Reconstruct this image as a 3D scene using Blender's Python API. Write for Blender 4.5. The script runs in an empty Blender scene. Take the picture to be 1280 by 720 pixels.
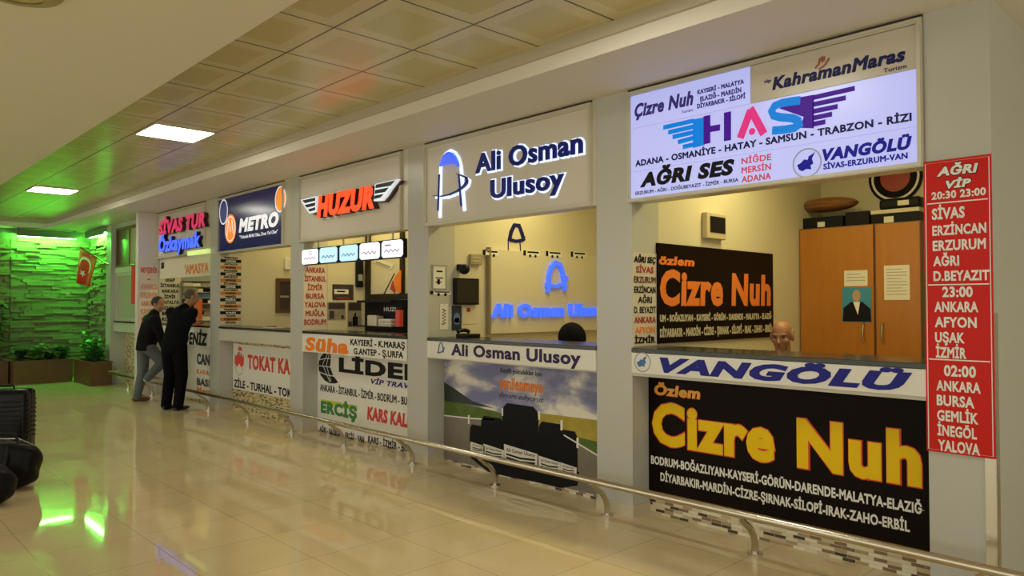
import bpy, bmesh, math, random
from mathutils import Vector, Matrix
random.seed(7)
scene = bpy.context.scene
COL = scene.collection
PI = math.pi
# ------------------------------------------------------------------ camera, world, exposure
FPX, VPX, HORIZ, EYE = 930.0, -241.0, 381.0, 1.5
pitch = math.atan((HORIZ-360)/FPX)
yaw = math.atan((640-VPX)/math.hypot(FPX, HORIZ-360))
FWD = Vector((-math.cos(yaw)*math.cos(pitch), math.sin(yaw)*math.cos(pitch), math.sin(pitch)))
RGT = FWD.cross(Vector((0,0,1))).normalized()
UPV = RGT.cross(FWD)
cd = bpy.data.cameras.new('camera'); cam = bpy.data.objects.new('camera', cd); COL.objects.link(cam)
cd.sensor_width = 36; cd.lens = FPX/1280*36; cd.clip_start = .05; cd.clip_end = 200
M = Matrix((RGT, UPV, -FWD)).transposed().to_4x4(); M.translation = (0,0,EYE); cam.matrix_world = M
scene.camera = cam
scene.view_settings.view_transform = 'Standard'; scene.view_settings.look = 'None'
scene.view_settings.gamma = 1; scene.view_settings.use_curve_mapping = False
scene.view_settings.exposure = 0.0
w = bpy.data.worlds.new('world'); scene.world = w; w.use_nodes = True
w.node_tree.nodes['Background'].inputs[0].default_value = (.97,.96,.84,1)
w.node_tree.nodes['Background'].inputs[1].default_value = 1.25
LAMP = (.97,.95,.80); LAMP_POWER = 17.0          # ceiling panels
BOOTH = (1.0,.85,.36); BOOTH_POWER = 17.0        # fluorescent light inside each booth
GREEN = (.12,1.0,.09); GREEN_POWER = 330.0        # green tubes over the stone walls

def ray(u, v): return FWD*FPX + RGT*(u-640) + UPV*(360-v)
EYEV = Vector((0,0,EYE))
def on_y(u, v, y): r = ray(u,v); return EYEV + r*(y/r.y)      # the point of the plane y that the photo shows there
def on_x(u, v, x): r = ray(u,v); return EYEV + r*(x/r.x)
def on_z(u, v, z): r = ray(u,v); return EYEV + r*((z-EYE)/r.z)

def booth_light(name, x0, x1, y0, y1, z, power):
    l = bpy.data.lights.new(name, 'AREA'); l.shape = 'RECTANGLE'; l.size = x1-x0; l.size_y = y1-y0
    l.energy = power; l.color = BOOTH
    o = bpy.data.objects.new(name, l); o.location = ((x0+x1)/2, (y0+y1)/2, z); COL.objects.link(o)
for i, (a, b, k) in enumerate([(-3.1,-1.5,1.8), (-5.5,-3.8,1.55), (-8.0,-6.2,1.1), (-10.4,-8.7,.85), (-12.9,-11.2,1.2), (-15.3,-13.5,.7)]):
    yl = 4.6 if i == 2 else 5.2      # the third booth is shallow, its partition stands just behind the counter
    booth_light('booth_tube_light', a, b, yl, yl+.3, 2.98, BOOTH_POWER*k)

# ------------------------------------------------------------------ materials
MATS = {}
def mat(name, col, rough=.5, metal=0, emit=0, emit_col=None, noise=0, nscale=8, bump=0, spec=.5, coat=0):
    if name in MATS: return MATS[name]
    m = bpy.data.materials.new(name); m.use_nodes = True; nt = m.node_tree; b = nt.nodes['Principled BSDF']
    b.inputs['Base Color'].default_value = (*col,1); b.inputs['Roughness'].default_value = rough
    b.inputs['Metallic'].default_value = metal; b.inputs['Specular IOR Level'].default_value = spec
    b.inputs['Coat Weight'].default_value = coat
    if emit:
        b.inputs['Emission Color'].default_value = (*(emit_col or col),1); b.inputs['Emission Strength'].default_value = emit
    if noise or bump:
        tc = nt.nodes.new('ShaderNodeTexCoord'); n = nt.nodes.new('ShaderNodeTexNoise'); n.inputs['Scale'].default_value = nscale; n.inputs['Detail'].default_value = 6
        nt.links.new(tc.outputs['Object'], n.inputs['Vector'])
        if noise:
            mx = nt.nodes.new('ShaderNodeMix'); mx.data_type = 'RGBA'
            mx.inputs[6].default_value = (*[c*(1-noise) for c in col],1); mx.inputs[7].default_value = (*[min(1,c*(1+noise)) for c in col],1)
            nt.links.new(n.outputs['Fac'], mx.inputs[0]); nt.links.new(mx.outputs[2], b.inputs['Base Color'])
        if bump:
            bp = nt.nodes.new('ShaderNodeBump'); bp.inputs['Strength'].default_value = bump; bp.inputs['Distance'].default_value = .01
            nt.links.new(n.outputs['Fac'], bp.inputs['Height']); nt.links.new(bp.outputs['Normal'], b.inputs['Normal'])
    MATS[name] = m; return m
def nodes(m): return m.node_tree.nodes, m.node_tree.links, m.node_tree.nodes['Principled BSDF']
def math_node(n, l, op, a, b=None):
    q = n.new('ShaderNodeMath'); q.operation = op
    for i, s in enumerate((a, b)):
        if s is None: continue
        if isinstance(s, (int, float)): q.inputs[i].default_value = s
        else: l.new(s, q.inputs[i])
    return q.outputs[0]
def coords(n, l, plane='xy', off=(0,0)):
    tc = n.new('ShaderNodeTexCoord'); s = n.new('ShaderNodeSeparateXYZ'); l.new(tc.outputs['Object'], s.inputs[0])
    a, b = {'xy':(0,1), 'xz':(0,2), 'yz':(1,2)}[plane]
    return math_node(n,l,'ADD',s.outputs[a],off[0]), math_node(n,l,'ADD',s.outputs[b],off[1])

def floor_mat():
    m = mat('floor_tile', (.62,.53,.37), .1, noise=0, spec=.3); n, l, b = nodes(m)
    x, y = coords(n, l, 'xy', (.5,.2)); c = n.new('ShaderNodeCombineXYZ'); l.new(x, c.inputs[0]); l.new(y, c.inputs[1])
    br = n.new('ShaderNodeTexBrick'); br.offset = 0; br.squash = 1
    l.new(c.outputs[0], br.inputs['Vector'])
    br.inputs['Scale'].default_value = 1; br.inputs['Brick Width'].default_value = .59; br.inputs['Row Height'].default_value = .6
    br.inputs['Mortar Size'].default_value = .0028; br.inputs['Mortar Smooth'].default_value = .3
    br.inputs['Color1'].default_value = (.72,.585,.345,1); br.inputs['Color2'].default_value = (.76,.62,.375,1); br.inputs['Mortar'].default_value = (.44,.355,.205,1)
    nz = n.new('ShaderNodeTexNoise'); nz.inputs['Scale'].default_value = 3; nz.inputs['Detail'].default_value = 8
    tc = n.new('ShaderNodeTexCoord'); l.new(tc.outputs['Object'], nz.inputs['Vector'])
    mx = n.new('ShaderNodeMix'); mx.data_type = 'RGBA'; mx.blend_type = 'MULTIPLY'; mx.inputs[0].default_value = .18
    l.new(br.outputs['Color'], mx.inputs[6]); l.new(nz.outputs['Fac'], mx.inputs[7]); l.new(mx.outputs[2], b.inputs['Base Color'])
    r = math_node(n, l, 'MULTIPLY_ADD', br.outputs['Fac'], .1); r.node.inputs[2].default_value = .04; l.new(r, b.inputs['Roughness'])
    bp = n.new('ShaderNodeBump'); bp.inputs['Strength'].default_value = .08; bp.inputs['Distance'].default_value = .001; bp.invert = True
    l.new(br.outputs['Fac'], bp.inputs['Height']); l.new(bp.outputs['Normal'], b.inputs['Normal'])
    return m
def ceiling_mat():
    m = mat('ceiling_metal_tile', (.5,.42,.22), .27, .25); n, l, b = nodes(m)
    x, y = coords(n, l, 'xy', (3.41+.626*40, -3.50+.59*40))
    def edge(s, p):
        f = math_node(n, l, 'FRACT', math_node(n, l, 'DIVIDE', s, p))
        return math_node(n, l, 'MINIMUM', f, math_node(n, l, 'SUBTRACT', 1.0, f))
    e = math_node(n, l, 'MINIMUM', edge(x,.626), edge(y,.59))
    rp = n.new('ShaderNodeValToRGB'); l.new(e, rp.inputs[0]); rp.color_ramp.interpolation = 'CONSTANT'
    el = rp.color_ramp.elements; el[0].position = 0; el[0].color = (.10,.08,.03,1)
    el[1].position = .011; el[1].color = (.68,.60,.36,1)
    q = el.new(.17); q.color = (.60,.52,.25,1)
    l.new(rp.outputs[0], b.inputs['Base Color'])
    # pin-hole perforation of the inner field
    vx, vy = math_node(n,l,'FRACT',math_node(n,l,'MULTIPLY',x,90)), math_node(n,l,'FRACT',math_node(n,l,'MULTIPLY',y,90))
    return m
def mosaic_mat(name='mosaic_tile', plane='xz', w=.075, h=.021, palette=None):
    m = mat(name, (.6,.5,.3), .35); n, l, b = nodes(m)
    x, z = coords(n, l, plane, (60, .0)); c = n.new('ShaderNodeCombineXYZ'); l.new(x, c.inputs[0]); l.new(z, c.inputs[1])
    br = n.new('ShaderNodeTexBrick'); br.offset = .37; br.offset_frequency = 3; l.new(c.outputs[0], br.inputs['Vector'])
    br.inputs['Scale'].default_value = 1; br.inputs['Brick Width'].default_value = w; br.inputs['Row Height'].default_value = h
    br.inputs['Mortar Size'].default_value = .0012; br.inputs['Color1'].default_value = (0,0,0,1); br.inputs['Color2'].default_value = (1,1,1,1)
    br.inputs['Mortar'].default_value = (.5,.5,.5,1)
    rp = n.new('ShaderNodeValToRGB'); rp.color_ramp.interpolation = 'CONSTANT'; l.new(br.outputs['Color'], rp.inputs[0])
    pal = palette or [(0,(.05,.035,.02)), (.16,(.22,.14,.07)), (.30,(.55,.45,.28)), (.48,(.70,.62,.42)), (.72,(.42,.30,.16)), (.82,(.78,.72,.55))]
    el = rp.color_ramp.elements; el[0].position, el[0].color = pal[0][0], (*pal[0][1],1); el[1].position, el[1].color = pal[1][0], (*pal[1][1],1)
    for p, cc in pal[2:]: q = el.new(p); q.color = (*cc,1)
    mx = n.new('ShaderNodeMix'); mx.data_type = 'RGBA'; l.new(br.outputs['Fac'], mx.inputs[0]); l.new(rp.outputs[0], mx.inputs[6]); mx.inputs[7].default_value = (.6,.53,.38,1)
    l.new(mx.outputs[2], b.inputs['Base Color']); return m
def wood_mat(name, c1, c2, sc=1.0, rough=.35):
    m = mat(name, c1, rough); n, l, b = nodes(m)
    tc = n.new('ShaderNodeTexCoord'); mp = n.new('ShaderNodeMapping'); mp.inputs['Scale'].default_value = (9*sc,9*sc,.9*sc)
    nz = n.new('ShaderNodeTexNoise'); nz.inputs['Scale'].default_value = 3; nz.inputs['Detail'].default_value = 8
    l.new(tc.outputs['Object'], mp.inputs[0]); l.new(mp.outputs[0], nz.inputs['Vector'])
    mx = n.new('ShaderNodeMix'); mx.data_type = 'RGBA'; mx.inputs[6].default_value = (*c1,1); mx.inputs[7].default_value = (*c2,1)
    l.new(nz.outputs['Fac'], mx.inputs[0]); l.new(mx.outputs[2], b.inputs['Base Color']); return m
def sky_print_mat():
    m = mat('printed_sky', (.3,.32,.5), .3); n, l, b = nodes(m)
    tc = n.new('ShaderNodeTexCoord'); mp = n.new('ShaderNodeMapping'); mp.inputs['Scale'].default_value = (1.1,1,2.6)
    nz = n.new('ShaderNodeTexNoise'); nz.inputs['Scale'].default_value = 1.7; nz.inputs['Detail'].default_value = 6; nz.inputs['Distortion'].default_value = .4
    l.new(tc.outputs['Object'], mp.inputs[0]); l.new(mp.outputs[0], nz.inputs['Vector'])
    rp = n.new('ShaderNodeValToRGB'); el = rp.color_ramp.elements
    el[0].position = .42; el[0].color = (.17,.18,.36,1); el[1].position = .62; el[1].color = (.80,.76,.66,1); q = el.new(.5); q.color = (.30,.29,.42,1)
    l.new(nz.outputs['Fac'], rp.inputs[0]); l.new(rp.outputs[0], b.inputs['Base Color']); return m

WALL = mat('painted_wall', (.60,.56,.47), .45, noise=.03, nscale=2)
PILLAR = mat('pillar_panel', (.50,.495,.44), .28, noise=.03, nscale=1.5)
SOFFIT = mat('white_plaster', (.76,.71,.60), .6, noise=.025, nscale=1.2)
BOOTHWALL = mat('booth_wall_paint', (.66,.60,.44), .55, noise=.04, nscale=2)
CREAM = mat('sign_face_unlit', (.68,.62,.52), .35)
FRAME = mat('sign_frame_aluminium', (.62,.58,.46), .38, .3)
GAPSHADE = mat('dark_gap', (.03,.025,.02), .6)  # near-black colour standing in for shade above the signs
STEEL = mat('stainless_steel', (.62,.57,.46), .24, 1.0)
WHITEB = mat('white_board', (.78,.75,.68), .35)
GREYB = mat('grey_board', (.58,.55,.46), .4)
BLACK = mat('black_print', (.012,.011,.012), .35, spec=.12)
BLACKB = mat('black_board', (.009,.005,.004), .35, spec=.06)
GRANITE = mat('dark_granite', (.035,.038,.03), .18, noise=.5, nscale=60)
RED = mat('red_print', (.62,.035,.02), .35)
DRED = mat('dark_red_print', (.36,.03,.02), .4)
ORANGE = mat('orange_print', (.85,.22,.02), .4, spec=.2)
YELLOW = mat('yellow_print', (.86,.56,.008), .35, spec=.15)
REDLINE = mat('red_outline_print', (.75,.06,.01), .4)
NAVY = mat('navy_print', (.016,.018,.10), .35, spec=.12)
BLUE = mat('blue_print', (.015,.017,.22), .35, spec=.2)
PURPLE = mat('purple_print', (.035,.018,.075), .4, spec=.2)
WHITEP = mat('white_print', (.82,.80,.74), .4)
PINKP = mat('pale_red_print', (.66,.30,.24), .5)
GREENP = mat('green_print', (.03,.22,.05), .4)
WOOD = wood_mat('orange_wood', (.36,.125,.012), (.46,.185,.02))
WOODD = wood_mat('dark_brown_wood', (.10,.045,.02), (.16,.08,.035))
PLANTER = wood_mat('brown_planter', (.10,.042,.014), (.15,.065,.022), 1.5, .5)
RUBBER = mat('black_plastic', (.012,.012,.013), .35, spec=.12)
FABRIC = mat('black_fabric', (.008,.008,.010), .85, spec=.1, noise=.3, nscale=40)
MOSAIC = mosaic_mat()
MOSAICY = mosaic_mat('yellow_mosaic_tile', 'xz', .06, .02, [(0,(.10,.07,.02)), (.12,(.30,.22,.08)), (.26,(.62,.50,.22)), (.6,(.72,.62,.34)), (.9,(.5,.38,.15))])
GLASS = mat('tinted_glass', (.2,.2,.16), .05)

# ------------------------------------------------------------------ mesh helpers
class MB:
    def __init__(s): s.bm = bmesh.new()
    def box(s, x0,y0,z0,x1,y1,z1, bev=0):
        r = bmesh.ops.create_cube(s.bm, size=1)
        bmesh.ops.scale(s.bm, vec=(abs(x1-x0),abs(y1-y0),abs(z1-z0)), verts=r['verts'])
        bmesh.ops.translate(s.bm, vec=((x0+x1)/2,(y0+y1)/2,(z0+z1)/2), verts=r['verts'])
        if bev:
            ed = list({e for v in r['verts'] for e in v.link_edges})
            bmesh.ops.bevel(s.bm, geom=ed, offset=bev, segments=3, affect='EDGES', profile=.5)
        return s
    def cyl(s, a, b, r0, r1=None, seg=20):
        a, b = Vector(a), Vector(b); d = b-a
        r = bmesh.ops.create_cone(s.bm, cap_ends=True, segments=seg, radius1=r0, radius2=r0 if r1 is None else r1, depth=d.length)
        q = d.to_track_quat('Z','Y').to_matrix().to_4x4(); q.translation = (a+b)/2
        bmesh.ops.transform(s.bm, matrix=q, verts=r['verts']); return s
    def tube(s, pts, rad, seg=12):
        pts = [Vector(p) for p in pts]; rings = []
        rad = rad if isinstance(rad, (list,tuple)) else [rad]*len(pts)
        up = None
        for i, p in enumerate(pts):
            t = (pts[min(i+1,len(pts)-1)]-pts[max(i-1,0)]).normalized()
            if up is None: up = Vector((0,0,1)) if abs(t.z) < .9 else Vector((1,0,0))
            n = (up - t*up.dot(t)).normalized(); up = n; bn = t.cross(n)
            rings.append([s.bm.verts.new(p + (n*math.cos(2*PI*k/seg)+bn*math.sin(2*PI*k/seg))*rad[i]) for k in range(seg)])
        for a, b in zip(rings, rings[1:]):
            for k in range(seg): s.bm.faces.new((a[k], a[(k+1)%seg], b[(k+1)%seg], b[k]))
        s.bm.faces.new(rings[0][::-1]); s.bm.faces.new(rings[-1]); return s
    def ball(s, c, r, seg=20):
        r = (r,r,r) if isinstance(r,(int,float)) else r
        q = bmesh.ops.create_uvsphere(s.bm, u_segments=seg, v_segments=max(8,seg*2//3), radius=1)
        bmesh.ops.scale(s.bm, vec=r, verts=q['verts']); bmesh.ops.translate(s.bm, vec=c, verts=q['verts']); return s
    def prism(s, fr, poly, w0, w1):
        # a flat outline in the frame (u, v), from offset w0 to w1 along the normal
        a = [s.bm.verts.new(fr(u,v,w0)) for u, v in poly]; b = [s.bm.verts.new(fr(u,v,w1)) for u, v in poly]
        n = len(poly)
        s.bm.faces.new(b); s.bm.faces.new(a[::-1])
        for i in range(n): s.bm.faces.new((a[i], a[(i+1)%n], b[(i+1)%n], b[i]))
        return s
    def stroke(s, fr, pts, wid, w0, w1, closed=False):
        # a band of given width along a path in the frame
        P = [Vector(p) for p in pts]; n = len(P); L, R = [], []
        for i, p in enumerate(P):
            a = P[i-1] if (i > 0 or closed) else P[i]; b = P[(i+1)%n] if (i < n-1 or closed) else P[i]
            t = (b-a).normalized(); q = Vector((-t.y,t.x))*wid/2; L.append(p+q); R.append(p-q)
        rng = range(n if closed else n-1)
        for i in rng:
            j = (i+1)%n; s.prism(fr, [R[i], R[j], L[j], L[i]], w0, w1)
        return s
    def disc(s, fr, c, ru, rv, w0, w1, seg=32): return s.prism(fr, [(c[0]+ru*math.cos(2*PI*k/seg), c[1]+rv*math.sin(2*PI*k/seg)) for k in range(seg)], w0, w1)
    def ring(s, fr, c, ru, rv, wid, w0, w1, seg=32): return s.stroke(fr, [(c[0]+ru*math.cos(2*PI*k/seg), c[1]+rv*math.sin(2*PI*k/seg)) for k in range(seg)], wid, w0, w1, True)
def rootloc(p):
    l = Vector((0,0,0))
    while p is not None: l += p.location; p = p.parent
    return l
def obj(name, mb, m, parent=None, smooth=False, kind=None, label=None, origin=None):
    bm = mb.bm if isinstance(mb, MB) else mb
    me = bpy.data.meshes.new(name)
    off = rootloc(parent) if parent else (Vector(origin) if origin is not None else Vector((0,0,0)))
    if off.length: bmesh.ops.translate(bm, vec=-off, verts=bm.verts[:])
    bmesh.ops.recalc_face_normals(bm, faces=bm.faces[:])
    bm.to_mesh(me); bm.free()
    if smooth:
        for p in me.polygons: p.use_smooth = True
        try: me.set_sharp_from_angle(angle=math.radians(40))
        except Exception: pass
    o = bpy.data.objects.new(name, me); COL.objects.link(o); me.materials.append(m)
    if parent: o.parent = parent
    elif origin is not None: o.location = off
    if kind: o['kind'] = kind
    if label: o['label'] = label
    return o
def tag(o, label, cat, group=None):
    o['label'] = label; o['category'] = cat
    if group: o['group'] = group
    return o
def thing(name, label, cat, loc, group=None):
    o = bpy.data.objects.new(name, None); o.location = loc; o.empty_display_size = .1; COL.objects.link(o)
    return tag(o, label, cat, group)
def struct(name, mb, m, label=None): return obj(name, mb, m, kind='structure', label=label)
def FY(y): return lambda u, v, w: Vector((u, y-w, v))      # a board facing the hall
def FX(x): return lambda u, v, w: Vector((x+w, u, v))      # a board on a side wall, facing right along the hall

# ------------------------------------------------------------------ lettering
_txt = {}
CAP = .686
def glyphs(s, bold=0.0, shear=0.0):
    # flat letters of the built-in font, widened all round by `bold`; vertices carry 1 on the face and 0 on the outer edge
    k = (s, bold, shear)
    if k in _txt: return _txt[k]
    c = bpy.data.curves.new('t', 'FONT'); c.body = s; c.shear = shear; c.resolution_u = 3; c.space_character = 1.0 + bold*1.9
    c.bevel_depth = bold; c.bevel_resolution = 0
    o = bpy.data.objects.new('t', c); COL.objects.link(o)
    bpy.context.view_layer.update(); dg = bpy.context.evaluated_depsgraph_get()
    me = bpy.data.meshes.new_from_object(o.evaluated_get(dg))
    V, F, ids, rm = [], [], {}, {}
    zs = [v.co.z for v in me.vertices]
    for p in me.polygons:
        if bold > 0 and (min(zs[i] for i in p.vertices) < -bold*.3 or max(zs[i] for i in p.vertices) < bold*.5): continue
        f = []
        for i in p.vertices:
            co = me.vertices[i].co; key = (round(co.x,4), round(co.y,4), co.z > bold*.5)
            if key not in ids: ids[key] = len(V); V.append((co.x, co.y, 1.0 if (bold == 0 or co.z > bold*.5) else 0.0))
            if not f or f[-1] != ids[key]: f.append(ids[key])
        if len(set(f)) == len(f) and len(f) > 2: F.append(tuple(f))
    bpy.data.objects.remove(o); bpy.data.curves.remove(c); bpy.data.meshes.remove(me)
    _txt[k] = (V, F); return V, F
def put_text(mb, fr, s, u0, u1, vb, cap, bold=.02, shear=0., w0=.0015, w1=.003):
    # text from u0 to u1 with its baseline at vb and capitals `cap` tall, as solid letters between offsets w0 and w1
    V, F = glyphs(s, bold, shear)
    if not V: return
    a, b = min(v[0] for v in V), max(v[0] for v in V)
    sx = (u1-u0)/(b-a); sy = cap/(CAP+2*bold)
    hi = [mb.bm.verts.new(fr(u0+(x-a)*sx, vb+(y+bold)*sy, w1-(1-t)*.0002)) for x, y, t in V]
    lo = {}; cnt = {}
    for f in F:
        try: mb.bm.faces.new([hi[i] for i in f])
        except ValueError: continue
        for i in range(len(f)): e = frozenset((f[i], f[(i+1)%len(f)])); cnt[e] = cnt.get(e,0)+1
    def low(i):
        if i not in lo: lo[i] = mb.bm.verts.new(fr(u0+(V[i][0]-a)*sx, vb+(V[i][1]+bold)*sy, w0))
        return lo[i]
    for f in F:
        for i in range(len(f)):
            p, q = f[i], f[(i+1)%len(f)]
            if cnt.get(frozenset((p,q))) == 1:
                try: mb.bm.faces.new((low(p), low(q), hi[q], hi[p]))
                except ValueError: pass
def line_f(y, s, uL, vt, vb, uR, **k):
    # place by what the photo shows: left end, cap top and baseline at the left, right end, on the plane y
    a, t, b = on_y(uL,vb,y), on_y(uL,vt,y), on_y(uR,vb,y)
    return (s, a.x, b.x, a.z, t.z-a.z, k)
def line_s(x, s, uL, vt, vb, uR, **k):
    a, t, b = on_x(uL,vb,x), on_x(uL,vt,x), on_x(uR,vb,x)
    return (s, a.y, b.y, a.z, t.z-a.z, k)
def lettering(fr, lines, m, parent, name='lettering', **common):
    for s, u0, u1, vb, cap, k in lines:
        mb = MB(); put_text(mb, fr, s, u0, u1, vb, cap, **{**common, **k}); o = obj(name, mb, m, parent)
    return o
def rect(u0, v0, u1, v1): return [(u0,v0),(u1,v0),(u1,v1),(u0,v1)]
def board(name, fr, u0, v0, u1, v1, w0, w1, m, parent, bev=0):
    return obj(name, MB().prism(fr, rect(u0,v0,u1,v1), w0, w1), m, parent)
def frame_part(fr, u0, v0, u1, v1, t, w0, w1, m, parent, name='frame'):
    mb = MB()
    mb.prism(fr, rect(u0,v0,u1,v0+t), w0, w1).prism(fr, rect(u0,v1-t,u1,v1), w0, w1)
    mb.prism(fr, rect(u0,v0+t,u0+t,v1-t), w0, w1).prism(fr, rect(u1-t,v0+t,u1,v1-t), w0, w1)
    return obj(name, mb, m, parent)

# ------------------------------------------------------------------ the hall
D, DR, YB, ZS, ZT = 4.24, 4.435, 7.3, 3.03, 3.2      # facade, recessed counter fronts, booth back walls, soffit, tiles
XE, XW = -17.6, 5.0
struct('floor', MB().box(XE-.3,-5.2,-.1, XW,7.6,0), floor_mat())
tiles = MB().box(-17.25,1.73,ZT, XW,3.50,ZT+.05).box(-17.25,-3.0,ZT, XW,-1.23,ZT+.05)
struct('ceiling', tiles, ceiling_mat())
struct('trim_1', MB().box(-17.25,-1.23,ZS, XW,1.77,ZT+.06), SOFFIT)                       # broad dropped ceiling on the left
lip = MB().box(XE-.3,3.50,ZS, XW,7.6,ZT+.06)
struct('trim_2', lip, SOFFIT)                                                               # soffit over the booths
struct('trim_3', MB().box(-18.0,-5.2,ZS, -17.25,3.50,ZT+.06).box(-17.25,-5.2,ZS,XW,-3.0,ZT+.06), SOFFIT)
struct('trim_4', MB().box(-17.24,3.475,ZS+.095, XW,3.4995,ZT).box(-17.249,1.78,ZS+.095, -17.22,3.4745,ZT), mat('cove_lip', (.52,.46,.34), .5))
0 and struct('wall_front', MB().box(XE-.3,-5.3,0, XW,-5.2,ZS), WALL)
0 and struct('wall_right', MB().box(XW,-5.3,0, XW+.1,7.6,ZT), WALL)
struct('wall_left', MB().box(XE-.4,-5.2,0, XE-.05,7.6,ZS), mat('dark_stone_wall', (.16,.14,.10), .8, noise=.4, nscale=12, bump=.6))
struct('wall_back', MB().box(-15.8,YB,0, XW,YB+.1,ZS), BOOTHWALL)
# pillars between the booths, with the partition behind each
PX = [(-1.33,-1.03), (-3.565,-3.24), (-5.95,-5.625), (-8.37,-8.05), (-10.84,-10.50), (-13.28,-13.07)]
for i, (a, b) in enumerate(PX):
    struct('pillar', MB().box(a,D,0, b,D+.32,ZS), PILLAR)
    struct('wall_partition', MB().box(a+.0005,D+.3205,0, b-.0005,YB,ZS), BOOTHWALL if i else PILLAR)
    if i < 5: struct('baseboard_front', MB().box(a-.004,D-.008,0, b+.008,D+.24,.085), mat('baseboard_tile', (.58,.50,.36), .25))
struct('pillar', MB().box(-15.80,D-.06,0, -15.50,D+.32,ZS), PILLAR)
struct('wall_partition', MB().box(-15.78,D+.3205,0, -15.52,YB,ZS), BOOTHWALL)
struct('wall_wing', MB().box(-13.20,3.93,0, -13.072,D-.0005,ZS-.005), mat('wing_panel', (.66,.62,.56), .4))
struct('trim_5', MB().box(-1.075,D-.006,.09, -1.024,D-.001,1.46).box(-1.0295,D-.006,.09, -1.024,D+.05,1.46), STEEL)   # corner guard

# stacked stone walls of the planted corner
def stone_wall(name, fr, u0, u1, v0, v1, m, seed):
    rnd = random.Random(seed); mb = MB(); v = v0
    while v < v1-.005:
        h = min(rnd.choice((.03,.04,.045,.06)), v1-v); u = u0-rnd.random()*.2
        while u < u1:
            wd = rnd.uniform(.12,.6); a, b = max(u,u0), min(u+wd,u1)
            if b-a > .01: mb.prism(fr, rect(a+.003,v+.003,b-.003,v+h-.002), 0, rnd.choice((.01,.02,.03,.045,.06,.075))*rnd.uniform(.8,1.1))
            u += wd
        v += h
    return struct(name, mb, m)
STONE = mat('split_stone', (.21,.20,.10), .8, noise=.35, nscale=9, bump=.5)
stone_wall('wall_stone_left', FX(XE-.049), 2.93, 4.34, 0, ZS-.2, STONE, 3)
stone_wall('wall_stone_left', FX(XE-.049), .5, 2.92, 0, ZS-.2, mat('brown_split_stone', (.20,.15,.08), .85, noise=.4, nscale=9, bump=.5), 5)
struct('wall_alcove', MB().box(XE-.05,4.36,0, -15.801,4.6,ZS), STONE)
stone_wall('wall_stone_back', FY(4.359), XE+.1, -15.81, 0, ZS-.2, STONE, 8)

# ------------------------------------------------------------------ ceiling lamps
DIFF = mat('lamp_diffuser', (.9,.9,.85), .4, emit=LAMP_POWER, emit_col=LAMP)
def ceiling_light(x0, y0, label):
    t = thing('ceiling_light', label, 'ceiling light', (x0+.31,y0+.295,ZT-.03), 'square ceiling lamps')
    x1, y1 = x0+.618, y0+.588
    obj('frame', MB().box(x0,y0,ZT-.012, x1,y0+.02,ZT-.0005).box(x0,y1-.02,ZT-.012,x1,y1,ZT-.0005).box(x0,y0+.02,ZT-.012,x0+.02,y1-.02,ZT-.0005).box(x1-.02,y0+.02,ZT-.012,x1,y1-.02,ZT-.0005), FRAME, t)
    obj('diffuser', MB().box(x0+.021,y0+.021,ZT-.01, x1-.021,y1-.021,ZT-.001), DIFF, t)
ceiling_light(-7.916, 2.322, 'lit square ceiling lamp above the dark blue sign with an orange disc')
ceiling_light(-12.98, 2.322, 'lit square ceiling lamp at the far end, nearest the green wall')
for x in (-2.85, 2.15): ceiling_light(x, 2.322, 'square ceiling lamp of the same row, out of view above the near booths')
for x in (-12.92,-7.91,-2.85,2.15): ceiling_light(x, -2.41, 'square ceiling lamp of the second row, out of view behind the dropped ceiling')  # mirrored row added for more light in the hall, never seen
rc = on_z(22,-12,ZS)
t = thing('recessed_downlight', 'round unlit recessed downlight in the dropped ceiling', 'ceiling light', (rc.x,rc.y,ZS-.01))
mb = MB()
for k in range(40):
    a0, a1 = 2*PI*k/40, 2*PI*(k+1)/40
    prof = [(.115,-.022),(.15,-.024),(.185,-.012),(.195,-.0005)]
    for (r0,z0),(r1,z1) in zip(prof, prof[1:]):
        mb.bm.faces.new([mb.bm.verts.new((rc.x+r*math.cos(a), rc.y+r*math.sin(a), ZS+z)) for r, z, a in ((r0,z0,a0),(r1,z1,a0),(r1,z1,a1),(r0,z0,a1))])
bmesh.ops.remove_doubles(mb.bm, verts=mb.bm.verts[:], dist=.0005)
obj('trim_ring', mb, mat('yellowed_ring', (.40,.33,.16), .4), t, True)
obj('lens', MB().cyl((rc.x,rc.y,ZS-.018),(rc.x,rc.y,ZS-.0005),.118,seg=40), mat('yellowed_lens', (.50,.43,.17), .35), t)

# green tube lamps over the stone walls
GT = mat('green_tube', (.3,1,.2), .4, emit=GREEN_POWER, emit_col=GREEN)
HOUS = mat('lamp_housing', (.16,.17,.13), .4)
t = thing('tube_lamp', 'green glowing tube lamp over the far stone wall', 'lamp', (XE+.1,3.5,2.8), 'green tube lamps')
obj('housing', MB().box(XE+.06,2.98,2.905, XE+.24,4.06,3.0).box(XE+.215,2.98,2.862,XE+.24,4.06,2.9045), HOUS, t)
obj('bracket', MB().box(XE+.1,3.0,3.0, XE+.15,3.05,3.03).box(XE+.1,3.99,3.0, XE+.15,4.04,3.03), HOUS, t)
obj('tube', MB().cyl((XE+.17,3.0,2.882),(XE+.17,4.04,2.882),.02), GT, t, True)
t = thing('tube_lamp', 'short green glowing tube lamp beside the first pilaster', 'lamp', (-16.6,4.25,2.8), 'green tube lamps')
obj('housing', MB().box(-17.1,4.12,2.905, -15.83,4.27,3.0).box(-17.1,4.12,2.862,-15.83,4.145,2.9045), HOUS, t)
obj('bracket', MB().box(-17.0,4.2,3.0, -16.95,4.25,3.03).box(-15.95,4.2,3.0, -15.9,4.25,3.03), HOUS, t)
obj('tube', MB().cyl((-17.05,4.2,2.882),(-15.87,4.2,2.882),.02), GT, t, True)

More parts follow.
